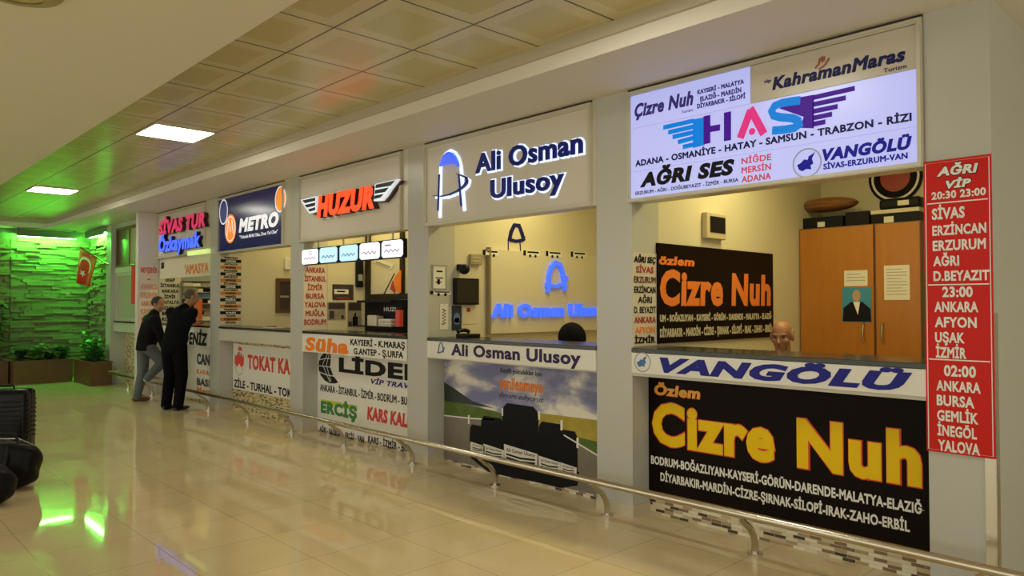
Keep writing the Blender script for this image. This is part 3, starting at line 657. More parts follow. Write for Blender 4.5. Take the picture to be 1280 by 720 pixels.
# red timetable on the right pillar
t = thing('timetable_board', 'tall red board with white times and city names on the right pillar', 'sign', (-1.18,D,.745))
obj('panel', MB().box(-1.335,D-.014,.745,-1.027,D-.0085,2.245), mat('red_board', (.62,.018,.012), .35, spec=.15), t)
FR = FY(D-.014); YF = D-.016
b = MB(); b.stroke(FR, [(-1.325,.757),(-1.037,.757),(-1.037,2.233),(-1.325,2.233)], .004,.0005,.0015,True)
for v in (251.5,355.5,450.5):
    p = on_y(1200,v,YF); b.prism(FR, rect(-1.318,p.z-.003,-1.044,p.z+.003), .0005,.0015)
obj('rule', b, WHITEP, t, label='thin white rules')
RL = [('20:30 23:00',1164.5,240.5,250,1232.5),('SİVAS',1165,261,275,1206),('ERZİNCAN',1165.5,282.5,295,1233),('ERZURUM',1166,301,314,1232.5),('AĞRI',1166.5,320.5,333,1199),('D.BEYAZIT',1167,339,351.5,1237),
      ('23:00',1178,358.5,371.5,1216),('ANKARA',1168,377,390,1223),('AFYON',1168.5,396,409,1221),('UŞAK',1169,415,428,1206),('İZMİR',1170,433.5,447,1208),
      ('02:00',1180,456,470,1220),('ANKARA',1170.5,475,488,1226),('BURSA',1171,493,506.5,1218),('GEMLİK',1171.5,512,525.5,1223),('İNEGÖL',1172,530.5,544,1221),('YALOVA',1172.5,549,563,1225)]
lettering(FR, [f(s,a,vt,vb,b_,bold=.035) for s,a,vt,vb,b_ in RL], WHITEP, t)
hd = [f('AĞRI',1171,209.5,221,1223,bold=.05,shear=.2), f('VİP',1182,226,236,1214,bold=.05,shear=.2)]
lettering(FR, [(s,a-.004,b_+.004,z-.004,cp+.008,{'bold':.09,'shear':.2}) for s,a,b_,z,cp,k in hd], BLACK, t, 'letter_outline', w0=.0005,w1=.0015)
lettering(FR, hd, WHITEP, t, w0=.0016, w1=.003)

# ------------------------------------------------------------------ inside booth 1
X1 = -3.24
f = lambda *a, **k: line_s(X1+.02, *a, **k)
t = thing('wall_banner', 'black banner with orange letters on the inner wall beside the seated man', 'banner', (X1+.002,5.5,1.22))
yb0, yb1 = on_x(822.5,370,X1+.018).y, on_x(966.5,370,X1+.018).y
obj('panel', MB().box(X1+.001,yb0,1.215,X1+.018,yb1,1.955), BLACKB, t)
FS = FX(X1+.018)
lettering(FS, [f('özlem',823.5,319,330.5,868,bold=.05,shear=.12), f('Cizre Nuh',825,336,382.5,963.5,bold=.046,shear=.05)], mat('orange_red_print', (.80,.20,.03), .4), t)
lettering(FS, [f('UM - BOĞAZLIYAN - KAYSERİ - GÖRÜN - DARENDE - MALATYA - ELAZIĞ',825,393.5,402.5,965.5,bold=.05), f('DİYARBAKIR - MARDİN - CİZRE - ŞIRNAK - SİLOPİ - IRAK - ZAHO - ERBİL',825,411,422,965.5,bold=.05)], mat('cream_print', (.55,.50,.36), .4), t)
a, b = on_x(877,298,X1), on_x(901,272,X1)
t = thing('wall_display', 'small beige wall unit with a dark screen above the inner black banner', 'display', (X1,(a.y+b.y)/2,a.z))
obj('case', MB().box(X1+.001,a.y,a.z,X1+.05,b.y,b.z+.02,.008), mat('beige_plastic', (.55,.47,.30), .45), t)
obj('screen', MB().box(X1+.0505,a.y+.045,a.z+.05,X1+.054,b.y-.02,b.z-.01), RUBBER, t)
# cupboard
CY = 6.80
t = thing('wardrobe_cupboard', 'orange wooden two-door cupboard at the back of the nearest booth', 'cupboard', (-2.74,CY+.2,0))
cx0, cx1, cxm = X1+.003, on_y(1150,300,CY).x, on_y(1092,300,CY).x
obj('body', MB().box(cx0,CY+.022,0,cx1,7.28,2.215), WOODD, t)
for a, b, hx in ((cx0,cxm-.003,-.055),(cxm+.003,cx1,.045)):
    d = obj('door', MB().box(a+.012,CY,.06,b-.002,CY+.0215,2.205,.003), WOOD, t)
    hp = cxm+hx*1.6; zc = on_y(1095,416,CY).z
    obj('handle', MB().tube([(hp,CY,zc-.085),(hp,CY-.028,zc-.06),(hp,CY-.032,zc),(hp,CY-.028,zc+.06),(hp,CY,zc+.085)], .009), STEEL, d, True)
def paper(label, u0, v0, u1, v1, m, y=CY, lines=0, cat='paper', name='paper_notice'):
    a, b = on_y(u0,v1,y), on_y(u1,v0,y)
    t = thing(name, label, cat, ((a.x+b.x)/2,y,a.z)); obj('sheet', MB().box(a.x,y-.003,a.z,b.x,y-.0005,b.z), m, t)
    if lines:
        mb = MB(); h = (b.z-a.z)/(lines+2)
        for i in range(lines):
            z = b.z-h*(i+1.2); e = b.x-(.02 if i%3 else .06)*(b.x-a.x)/.2
            mb.box(a.x+.02,y-.0036,z-h*.12,e,y-.0031,z+h*.12)
        obj('print', mb, mat('grey_print', 0), t)
    return t, a, b
paper('white note above the portrait on the cupboard', 1055.5, 337.5, 1084.5, 358, mat('white_paper', (.72,.68,.58), .6), lines=3)
paper('white sheet of small print on the right cupboard door', 1105.5, 331, 1137, 375, mat('white_paper', 0), lines=9)
t, a, b = paper('portrait photo of a man in a dark suit on the cupboard', 1053, 359, 1089.5, 402, mat('portrait_blue', (.05,.26,.42), .3), cat='photo', name='portrait_photo')
cx = (a.x+b.x)/2; h = b.z-a.z; FP = FY(CY-.003)
obj('picture', MB().prism(FP, [(a.x+.005,a.z+.003),(b.x-.003,a.z+.003),(b.x-.01,a.z+h*.38),(cx+.05,a.z+h*.58),(cx-.05,a.z+h*.58),(a.x+.012,a.z+h*.4)], .0005,.001), BLACK, t, label='dark suit')
obj('picture', MB().prism(FP, [(cx-.03,a.z+h*.58),(cx+.03,a.z+h*.58),(cx+.01,a.z+h*.2)], .0012,.0016), WHITEP, t, label='white shirt')
SKINP = mat('printed_skin', (.50,.30,.18), .4)
obj('picture', MB().disc(FP, (cx,a.z+h*.76), h*.115, h*.17, .0012,.0016), SKINP, t, label='face')
# on top of the cupboard
def top_box(name, label, cat, u0, v0, u1, v1, y0, m, dy=.28, z0=2.2155, lab=None, bev=.006):
    a, b = on_y(u0,v1,y0), on_y(u1,v0,y0)
    t = thing(name, label, cat, ((a.x+b.x)/2,y0+.1,z0))
    obj('body', MB().box(a.x,y0,z0,b.x,y0+dy,b.z,bev), m, t)
    if lab:
        p, r = on_y(lab[0],lab[3],y0), on_y(lab[2],lab[1],y0)
        obj('tag', MB().box(p.x,y0-.002,p.z,r.x,y0-.0003,r.z), mat('white_paper', 0), t, label='white tag')
    return t, a, b
top_box('storage_box', 'black box under the brown cushion on the cupboard', 'box', 994, 269, 1053, 286, 6.9, RUBBER, lab=(1022,277,1031,284))
top_box('storage_box', 'plain black box in the middle of the cupboard top', 'box', 1056.5, 263, 1086, 282, 6.92, RUBBER)
t, a, b = top_box('storage_box', 'black box with a white lid on the right of the cupboard top', 'box', 1089, 263.5, 1149, 279, 6.9, RUBBER, lab=(1105,270,1117,279))
obj('lid', MB().box(a.x-.003,6.895,b.z+.0005,b.x+.003,7.185,b.z+.036,.004), mat('cream_lid', (.62,.56,.40), .5), t)
t, _, b2 = top_box('storage_bag', 'black bag with a white tag on the white-lidded box', 'bag', 1098, 244, 1150, 258, 6.95, RUBBER, z0=b.z+.037, lab=(1122,249.5,1136,257), bev=.03, dy=.2)
a, b = on_y(996,268,6.97), on_y(1070,251,6.97)
t = thing('brown_cushion', 'flat brown leather cushion lying on the black boxes', 'cushion', ((a.x+b.x)/2,7.0,a.z))
mb = MB().ball(((a.x+b.x)/2,7.02,a.z+.070), ((b.x-a.x)/2,.13,.068), 28); obj('body', mb, mat('brown_leather', (.25,.10,.03), .35, noise=.3, nscale=14), t, True)
obj('piping', MB().tube([((a.x+b.x)/2+(b.x-a.x)/2*math.cos(q_)*1.0, 7.02+.13*math.sin(q_), a.z+.070) for q_ in [2*PI*k/28 for k in range(29)]], .006, 6), WOODD, t, True)
# round plaque on the back wall
c = on_y(1119,222,7.29)
t = thing('wall_plaque', 'round dark-rimmed red plaque on the wall above the cupboard', 'plaque', (c.x,7.29,c.z))
obj('disc', MB().cyl((c.x,7.299,c.z),(c.x,7.285,c.z),.235,seg=40), BLACKB, t); obj('rim', MB().ring(FY(7.285),(c.x,c.z),.20,.20,.02,.0,.003), WHITEP, t); obj('centre', MB().disc(FY(7.285),(c.x,c.z),.13,.13,.0,.003), DRED, t)

# ------------------------------------------------------------------ inside booth 2
X2 = -5.625
a, b = on_x(602,400,X2+.05), on_x(760,318,X2+.05)
t = thing('wall_cladding_board', 'large pale panel carrying the glowing blue company name', 'panel', (X2,5.9,1.2))
obj('panel', MB().box(X2+.001,4.99,1.21,X2+.05,7.0,2.06), mat('pale_panel', (.70,.64,.48), .45), t)
obj('trim', MB().box(X2+.001,4.965,1.21,X2+.055,4.989,2.08), mat('tan_trim', (.30,.24,.13), .5), t)
FS = FX(X2+.05)
NEON = mat('neon_blue', (.06,.12,.9), .3, emit=.8, emit_col=(.05,.16,1.0))
f = lambda *a_, **k: line_s(X2+.08, *a_, **k)
t = thing('neon_lettering', 'glowing blue raised company name on the pale panel', 'sign', (X2+.05,5.8,1.45))
lettering(FS, [f('Ali Osman Ulusoy',616,379.5,397,762,bold=.045)], NEON, t, w0=.001, w1=.035)
t = thing('neon_emblem', 'glowing blue arch emblem above the glowing name', 'sign', (X2+.05,6.1,1.6))
def qn(u, v): p = on_x(u,v,X2+.08); return (p.y,p.z)
mb = MB().stroke(FS, [qn(686,365),qn(687,345),qn(690,334),qn(695,328),qn(701,331),qn(705,344),qn(707,363)], .05,.001,.035).stroke(FS, [qn(683,356),qn(696,358),qn(706,354),qn(710,348),qn(703,343)], .035,.001,.036)
obj('emblem', mb, NEON, t)
# emblem near the top and a row of bus prints
t = thing('wall_emblem', 'dark arch emblem high on the inner wall', 'sign', (X2,5.44,2.1))
def qe(u, v): p = on_x(u,v,X2+.004); return (p.y,p.z)
mb = MB().stroke(FX(X2+.001), [qe(637,300),qe(639,290),qe(643,281.5),qe(649,282),qe(653,293),qe(655,301)], .05,0,.004).stroke(FX(X2+.001), [qe(635,299),qe(645,301.5),qe(654,300),qe(655.5,295)], .035,0,.005)
mb.stroke(FX(X2+.001), [qe(635.5,302),qe(635.5,314)], .012,0,.004).stroke(FX(X2+.001), [qe(650,302),qe(651,314)], .012,0,.004)
obj('emblem', mb, NAVY, t)
def bus_print(label, fr_, P, m0, grp):
    (y0,z0), (y1,z1) = P
    t = thing('bus_sticker', label, 'sticker', (X2,(y0+y1)/2,z0), grp)
    obj('body', MB().prism(fr_, [(y0,z0),(y1,z0),(y1,z1),(y0+.03,z1),(y0,z1-.02)], .0005,.002), WHITEP, t)
    h = z1-z0
    obj('windows', MB().prism(fr_, rect(y0+.02,z0+h*.55,y1-.02,z1-h*.12), .0022,.003).prism(fr_, rect(y0-.04,z0+.0,y0-.003,z1-.0), .0005,.002).disc(fr_, (y0+.06,z0),.016,.016,.0022,.003).disc(fr_, (y1-.07,z0),.016,.016,.0022,.003), BLACK, t)
for i, (u0, u1) in enumerate([(609.5,626),(660,677.5),(688,704.5),(719,735)]):
    bus_print(['bus sticker left of the dark arch emblem','bus sticker just right of the dark arch emblem','third bus sticker along the top of the pale panel','last bus sticker along the top of the pale panel'][i], FS, (qn(u0,318.5+i*.8),qn(u1,313.2+i*.8)), None, 'bus stickers in a row')
bus_print('bus sticker under the framed notice', FX(X2+.001), (qe(542,368),qe(564,364)), None, 'bus stickers in a row')
def flat(name, label, cat, X, u0, v0, u1, v1, m, parts=None, th=.012):
    a, b = on_x(u0,v1,X+th), on_x(u1,v0,X+th)
    y0, y1, z0, z1 = a.y, b.y, on_x((u0+u1)/2,v1,X+th).z, on_x((u0+u1)/2,v0,X+th).z
    t = thing(name, label, cat, (X,(y0+y1)/2,z0))
    return t, y0, z0, y1, z1
t, y0, z0, y1, z1 = flat('framed_notice', 'framed paper notice on the left wall of the arch emblem booth', 'notice', X2, 540.5, 331, 558.5, 362, None)
obj('sheet', MB().box(X2+.001,y0+.01,z0+.01,X2+.008,y1-.01,z1-.01), WHITEB, t); frame_part(FX(X2), y0,z0,y1,z1,.012,.001,.014, mat('grey_print',0), t)
obj('print', MB().box(X2+.0085,y0+.05,z1-.07,X2+.0095,y1-.05,z1-.055).box(X2+.0085,y0+.04,z1-.13,X2+.0095,y1-.04,z1-.12).box(X2+.0085,y0+.04,z1-.17,X2+.0095,y1-.06,z1-.16).box(X2+.0085,y0+.06,z0+.05,X2+.0095,y1-.08,z0+.1), BLACK, t)
t, y0, z0, y1, z1 = flat('wall_television', 'black flat screen on the left wall of the arch emblem booth', 'television', X2, 566.5, 348, 596, 381, None)
obj('case', MB().box(X2+.001,y0,z0,X2+.05,y1,z1,.006), RUBBER, t); obj('screen', MB().box(X2+.0505,y0+.015,z0+.02,X2+.0525,y1-.015,z1-.015), mat('dark_screen', (.015,.014,.012), .12), t)
t, y0, z0, y1, z1 = flat('wall_poster', 'narrow dark blue poster under the black screen', 'poster', X2, 565.5, 382, 577.5, 413, None)
obj('sheet', MB().box(X2+.001,y0,z0,X2+.006,y1,z1), mat('dark_blue_print', (.015,.025,.07), .35), t); obj('print', MB().disc(FX(X2+.006),((y0+y1)/2,z1-.12),.04,.05,.0005,.002).prism(FX(X2+.006),rect(y0+.03,z0+.06,y1-.03,z0+.12),.0005,.002), mat('blue_grey_print', (.12,.2,.35), .4), t)
t, y0, z0, y1, z1 = flat('wall_poster', 'narrow white poster with upright script beside the dark blue one', 'poster', X2, 550.5, 380, 560.5, 412, None)
obj('sheet', MB().box(X2+.001,y0,z0,X2+.006,y1,z1), WHITEB, t)
zz = [z0+.05+(z1-z0-.1)*k/10 for k in range(11)]
obj('print', MB().stroke(FX(X2+.006), [((y0+y1)/2+(.022 if k%2 else -.022), z) for k, z in enumerate(zz)], .012,.0005,.002), BLACK, t)
t, y0, z0, y1, z1 = flat('wall_poster', 'small pale sheet right of the dark blue poster', 'poster', X2, 579, 382, 596, 405, None)
obj('sheet', MB().box(X2+.001,y0,z0,X2+.005,y1,z1), mat('cream_sheet', (.66,.58,.40), .5), t); obj('print', MB().prism(FX(X2+.005),rect(y0+.05,z0+.12,y1-.08,z0+.16),.0005,.002), DRED, t)
t, y0, z0, y1, z1 = flat('junction_box', 'grey box with a lattice cover near the corner of the arch emblem booth', 'box', X2, 586.5, 318, 600.5, 331, None)
obj('case', MB().box(X2+.001,y0,z0,X2+.04,y1,z1,.005), mat('grey_plastic', (.34,.30,.18), .5), t); obj('cover', MB().box(X2+.0405,y0+.02,z0+.03,X2+.044,y1-.02,(z0+z1)/2-.01).box(X2+.0405,y0+.02,(z0+z1)/2+.01,X2+.044,y1-.02,z1-.03), mat('beige_plastic',0), t)
p = on_x(580,334,X2+.08)
t = thing('security_camera', 'small dark security camera above the black screen', 'camera', (X2,p.y,p.z))
obj('bracket', MB().box(X2+.001,p.y-.03,p.z-.03,X2+.05,p.y+.03,p.z+.03,.004), RUBBER, t); obj('dome', MB().ball((X2+.085,p.y,p.z-.02),(.055,.055,.05)), RUBBER, t, True)
# chair and screen behind the counter
t = thing('office_chair', 'black rounded chair back rising behind the arch emblem counter', 'chair', (-4.72,5.25,0))
obj('backrest', MB().box(-4.88,5.22,.62,-4.56,5.29,1.16,.034), FABRIC, t, True)
obj('headrest', MB().ball((-4.72,5.25,1.19),(.165,.08,.145),28), FABRIC, t, True)
obj('seat', MB().box(-4.96,4.76,.44,-4.48,5.22,.54,.04), FABRIC, t, True)
obj('stem', MB().cyl((-4.72,5.0,.1),(-4.72,5.0,.44),.03).box(-4.75,5.15,.5,-4.69,5.2,.66), STEEL, t)
bs = MB()
for k in range(5): bs.tube([(-4.72,5.0,.1),(-4.72+.28*math.cos(k*1.2566),5.0+.28*math.sin(k*1.2566),.06)], .022,8)
obj('base', bs, RUBBER, t)
for k in range(5): obj('caster', MB().ball((-4.72+.28*math.cos(k*1.2566),5.0+.28*math.sin(k*1.2566),.035),.035,12), RUBBER, t, True)
t = thing('desktop_monitor', 'dark edge of a screen on the counter next to the near pillar', 'monitor', (-3.72,4.62,1.195))
obj('case', MB().box(-3.80,4.58,1.27,-3.63,4.62,1.47,.008), RUBBER, t); obj('stand', MB().box(-3.74,4.57,1.1955,-3.66,4.66,1.205).box(-3.71,4.59,1.2,-3.69,4.615,1.28), RUBBER, t)
t = thing('desk_telephone', 'small dark telephone on the left end of the arch emblem counter', 'telephone', (-5.35,4.5,1.1955))
obj('base', MB().box(-5.44,4.42,1.1955,-5.26,4.58,1.23,.01), RUBBER, t); obj('handset', MB().tube([(-5.42,4.43,1.245),(-5.42,4.47,1.26),(-5.42,4.53,1.26),(-5.42,4.57,1.245)],.018,10), RUBBER, t, True)

# ------------------------------------------------------------------ inside booth 3
X3 = -8.05
t = thing('hanging_lightbox', 'row of five small lit logo boxes hanging under the red winged sign', 'sign', (-7.05,D,1.98))
obj('casing', MB().box(-8.12,D+.005,1.965,-5.99+-.055,D+.06,2.155), BLACK, t)
FL = FY(D+.005); YF = D+.002
LBX = mat('lit_small_box', (.7,.78,.8), .3, emit=.95, emit_col=(.85,.97,1.0)); LBB = mat('lit_small_box_blue', (.4,.6,.8), .3, emit=.85, emit_col=(.5,.78,1.0))
cols = [mat('magenta_print', (.45,.1,.40), .4, emit=.2), mat('slate_print', (.12,.18,.28), .4), mat('slate_print',0), mat('crimson_print',(.5,.06,.16),.4,emit=.1), mat('magenta_print',0)]
for i, (u0, u1) in enumerate([(378,397.5),(400,421.5),(425,447),(450,474.5),(477.5,503.5)]):
    a, b = on_y(u0,315,YF).x, on_y(u1,315,YF).x
    P = [(a+.03,1.975),(b-.03,1.975),(b,1.995),(b,2.125),(b-.03,2.145),(a+.03,2.145),(a,2.125),(a,1.995)]
    fc = obj('lit_face', MB().prism(FL, P, .0005,.008), LBB if i in (1,2) else LBX, t)
    mb = MB(); n = 7
    mb.stroke(FL, [(a+.05+(b-a-.1)*k/n, 2.04+(.016 if k%2 else -.012)) for k in range(n+1)], .012,.0085,.0095)
    if i in (0,): mb.ring(FL, ((a+b)/2+.02,2.10),.03,.022,.01,.0085,.0095)
    if i in (4,): mb.stroke(FL, [(a+.06,2.10),(a+.16,2.10)],.014,.0085,.0095)
    obj('emblem', mb, cols[i], fc)
mb = MB()
for x in (-7.75,-7.2,-6.7,-6.25): mb.box(x-.008,D+.02,2.155,x+.008,D+.035,2.2345)
obj('rod', mb, FRAME, t)
def wall_pic(label, u0, v0, u1, v1, X, base, marks, cat='picture', name='wall_picture'):
    t, y0, z0, y1, z1 = flat(name, label, cat, X, u0, v0, u1, v1, None, th=.004)
    obj('sheet', MB().box(X+.001,y0,z0,X+.005,y1,z1), base, t)
    by = {}
    for m, (a,b_,c_,d_) in marks: by.setdefault(m.name,(m,MB()))[1].prism(FX(X+.005), rect(y0+(y1-y0)*a,z0+(z1-z0)*b_,y0+(y1-y0)*c_,z0+(z1-z0)*d_), .0005,.0015)
    for m, mb in by.values(): obj('print', mb, m, t)
DKP = mat('dark_photo', (.05,.035,.04), .35, noise=.7, nscale=25); GYP = mat('grey_photo', (.28,.24,.18), .4, noise=.6, nscale=30)
wall_pic('dark picture of a white coach on the inner wall', 415.5, 355.5, 442, 375, X3, DKP, [(WHITEP,(.08,.38,.75,.68)), (BLACK,(.2,.5,.6,.6)), (DRED,(.2,.08,.8,.18))])
wall_pic('grey photo pinned left under the coach picture', 409.5, 377.5, 432, 399.5, X3, GYP, [(DKP,(.05,.6,.95,.95)), (DKP,(.1,.05,.35,.5)), (DKP,(.75,.05,.9,.25))])
wall_pic('grey photo with a dark pointed shape under the coach picture', 434.5, 377.5, 452, 408, X3, GYP, [(DKP,(.05,.65,.95,.97)), (BLACK,(.35,.02,.72,.4)), (BLACK,(.46,.4,.6,.55)), (DKP,(.05,.02,.3,.2))])
p = on_x(450.5,342,X3+.05)
t = thing('wall_telephone', 'black telephone hanging on the inner wall left of the dark door frame', 'telephone', (X3,p.y,p.z-.16))
obj('handset', MB().box(X3+.001,p.y-.05,p.z-.17,X3+.05,p.y+.05,p.z+.17,.02), RUBBER, t, True); obj('keypad', MB().box(X3+.0505,p.y-.03,p.z-.09,X3+.053,p.y+.03,p.z-.01), mat('grey_print',0), t)
# back partition with dark frame
YP = 5.03
struct('wall_partition_back', MB().box(X3+.001,YP+.04,0,-5.951,YP+.1,ZS), BOOTHWALL)
fx = lambda u, v: on_y(u,v,YP)
xa, xb, zr = fx(458.5,370).x, fx(501,370).x, fx(480,371).z
mb = MB().box(xa-.045,YP,0,xa+.03,YP+.0395,2.6).box(xb-.035,YP+.005,zr,xb+.03,YP+.0395,2.6).box(xa+.031,YP+.001,zr-.035,-5.955,YP+.0395,zr+.035)
mb.box(xa+.031,YP+.002,2.54,-5.955,YP+.0395,2.6)
t = thing('dark_partition_frame', 'dark metal door frame inside the booth with the red winged sign', 'door frame', (xa,YP,0)); obj('frame', mb, mat('dark_bronze', (.025,.018,.012), .4, spec=.2), t)
def pp(name, label, cat, u0,v0,u1,v1, m, dy=.03, y=YP, marks=()):
    a, b = on_y(u0,v1,y), on_y(u1,v0,y); t = thing(name, label, cat, ((a.x+b.x)/2,y,a.z))
    obj('body', MB().box(a.x,y-dy,a.z,b.x,y+.0385,b.z,.003), m, t)
    for mm, (c0,d0,c1,d1) in marks: obj('print', MB().box(a.x+(b.x-a.x)*c0,y-dy-.003,a.z+(b.z-a.z)*d0,a.x+(b.x-a.x)*c1,y-dy-.0004,a.z+(b.z-a.z)*d1), mm, t)
    return t, a, b
t, a, b = pp('shelf_unit', 'dark shelf unit under the rail of the door frame', 'shelf', 463, 375, 507.5, 414, RUBBER, dy=.06)
obj('shelf', MB().box(a.x+.01,YP-.2,a.z+.06,b.x-.01,YP-.0605,a.z+.075).box(a.x+.01,YP-.2,b.z-.03,b.x-.01,YP-.0605,b.z-.002), RUBBER, t)
fs = lambda *a_, **k: line_f(YP-.06, *a_, **k)
lettering(FY(YP-.06), [fs('HUZUR',480,384,389,503,bold=.03)], WHITEP, t)
zs = a.z+.0755
t, a2, b2 = None, None, None
bx = on_y(463.5,400,YP-.13); ex = on_y(475,400,YP-.13)
t = thing('small_carton', 'small beige carton on the dark shelf', 'box', (bx.x,YP-.13,zs)); obj('body', MB().box(bx.x,YP-.18,zs+.0005,ex.x,YP-.08,zs+.12,.004), mat('beige_board',0), t); obj('flap', MB().box(bx.x+.01,YP-.178,zs+.1205,ex.x-.01,YP-.13,zs+.125), WHITEB, t)
bx = on_y(478,400,YP-.13).x; ex = on_y(494,400,YP-.13).x
t = thing('paper_stack', 'stack of printed slips on the dark shelf', 'papers', (bx,YP-.13,zs))
for k in range(4): obj('bundle', MB().box(bx+.01*(k%2),YP-.19,zs+.0005+.022*k,ex+.01*(k%2),YP-.08,zs+.018+.022*k), WHITEB if k%2 else mat('beige_board',0), t)
bx = on_y(496,400,YP-.13).x; ex = on_y(502.5,400,YP-.13).x
t = thing('red_flask', 'red flask on the dark shelf', 'flask', ((bx+ex)/2,YP-.13,zs)); obj('body', MB().cyl(((bx+ex)/2,YP-.13,zs+.0005),((bx+ex)/2,YP-.13,zs+.19),.045), mat('red_plastic',(.7,.06,.04),.4), t, True); obj('cap', MB().cyl(((bx+ex)/2,YP-.13,zs+.1905),((bx+ex)/2,YP-.13,zs+.225),.032), RUBBER, t, True)
# pennants and papers on the partition
a = on_y(486,368,YP); b = on_y(497,342,YP); c = on_y(503,369,YP)
t = thing('folded_pennants', 'red and orange pennants bunched on a stick by the door frame', 'pennant', (b.x,YP-.03,a.z))
obj('stick', MB().tube([(a.x-.06,YP-.03,a.z),(b.x-.02,YP-.03,b.z)], .008, 8).cyl((b.x-.02,YP-.03,b.z-.2),(b.x-.02,YP+.039,b.z-.2),.006), WOODD, t)
FPN = FY(YP-.015)
obj('pennant', MB().prism(FPN, [(b.x-.03,b.z-.06),(c.x,a.z+.28),(c.x,a.z+.02),(c.x-.09,a.z+.03)], .001,.02), ORANGE, t, label='orange pennant')
obj('pennant', MB().prism(FPN, [(b.x-.035,b.z-.08),(b.x+.02,b.z-.25),(c.x-.1,a.z+.02),(a.x+.1,a.z+.06)], .0202,.035), DRED, t, label='dark red pennant')
t = thing('paper_notice', 'tilted paper notice above the door frame opening', 'paper', (on_y(478,330,YP).x,YP,on_y(478,335,YP).z))
pq = lambda u, v: (on_y(u,v,YP).x, on_y(u,v,YP).z)
obj('sheet', MB().prism(FY(YP+.039), [pq(463,327),pq(467,322),pq(489,331),pq(486,337)], .001,.004), WHITEB, t); obj('print', MB().stroke(FY(YP+.039), [pq(467,327),pq(485,334)],.02,.0045,.006), mat('grey_print',0), t)

# ------------------------------------------------------------------ inside booth 4
X4 = -10.50
t, y0, z0, y1, z1 = flat('framed_picture', 'dark picture in a brown frame inside the booth with the dark blue sign', 'picture', X4, 345.5, 348, 366, 391, None, th=.03)
frame_part(FX(X4), y0,z0,y1,z1,.05,.001,.035, WOODD, t); obj('print', MB().box(X4+.001,y0+.05,z0+.05,X4+.02,y1-.05,z1-.05), DKP, t); obj('mount', MB().box(X4+.0205,y0+.06,(z0+z1)/2-.03,X4+.023,y1-.06,(z0+z1)/2+.0), mat('grey_print',0), t)
t, y0, z0, y1, z1 = flat('intercom_box', 'small white wall box with a dark slot above the brown picture frame', 'box', X4, 356, 322, 363, 337, None, th=.03)
obj('case', MB().box(X4+.001,y0,z0,X4+.04,y1,z1,.006), WHITEB, t); obj('slot', MB().box(X4+.0405,y0+.06,z0+.04,X4+.043,y1-.03,z1-.04), RUBBER, t)
t = thing('paper_pad', 'white paper pad lying on the plain grey counter', 'paper', (-9.3,4.45,1.1955)); obj('sheets', MB().box(-9.42,4.38,1.1955,-9.15,4.55,1.205), WHITEB, t); obj('pen', MB().cyl((-9.4,4.43,1.2125),(-9.27,4.5,1.2125),.006,seg=8), NAVY, t)

# ------------------------------------------------------------------ inside booth 5
YQ = D+.05
t = thing('overhead_banner', 'cream banner with orange letters under the blue glowing sign', 'banner', (-12.05,D,2.0))
za = on_y(230,348,D).z
obj('panel', MB().box(-13.066,D+.03,1.93,-10.844,D+.045,2.255), mat('cream_board', (.70,.64,.48), .45), t)
FQ = FY(D+.03); f = lambda *a_, **k: line_f(D+.03, *a_, **k)
lettering(FQ, [f("'AMASYA",231,331,343,261,bold=.03)], mat('amber_orange_print', (.75,.22,.03), .4), t)
obj('logo', MB().prism(FQ, [(-13.0,2.10),(-12.86,2.10),(-12.86,2.2),(-13.0,2.2)], .0005,.002), BLACK, t)
# busy rack of leaflets: shelves and leaflets one by one
t = thing('leaflet_rack', 'rack of slim shelves on the side wall of the men\'s booth', 'rack', (-13.06,4.95,1.2))
yr0, yr1, XR = 4.625, 5.35, -13.0695
obj('back', MB().box(XR,yr0,1.2,XR+.012,yr1,2.02), mat('grey_blue_board', (.24,.28,.26), .5), t)
shz = [1.22+.098*k for k in range(8)]
for z in shz: obj('shelf', MB().box(XR+.0125,yr0,z,XR+.11,yr1,z+.012), mat('grey_print',0), t)
rnd = random.Random(4); lm = [WHITEB,BLACKB,BEIGEB,mat('teal_blue_print',0),BLACK,GYP,DKP,WHITEB]
for z in shz[:7]:
    y = yr0+.008
    while y < yr1-.09:
        wd = min(rnd.uniform(.10,.24), yr1-.005-y); hh = rnd.uniform(.045,.08); m = rnd.choice(lm)
        o = obj('leaflet_bundle', MB().box(XR+.02,y,z+.0125,XR+.095,y+wd-.01,z+.0125+hh,.002), m, origin=(XR+.06,y+wd/2,z+.0125))
        tag(o, 'bundle of leaflets on the rack inside the men\'s booth', 'leaflets', 'leaflet bundles on the rack')
        y += wd
t = thing('orange_folder', 'orange folder standing before the rack behind the man in black', 'folder', (-11.65,4.66,1.1955))
a, b = on_y(244,392,4.64), on_y(251,374,4.64)
obj('cover', MB().box(a.x,4.62,1.1955,b.x+.02,4.66,b.z,.003), mat('orange_folder', (.75,.16,.04), .45), t); obj('spine_tag', MB().box(a.x+.04,4.617,1.3,a.x+.1,4.6195,1.4), WHITEB, t)

# ------------------------------------------------------------------ booth 6: window

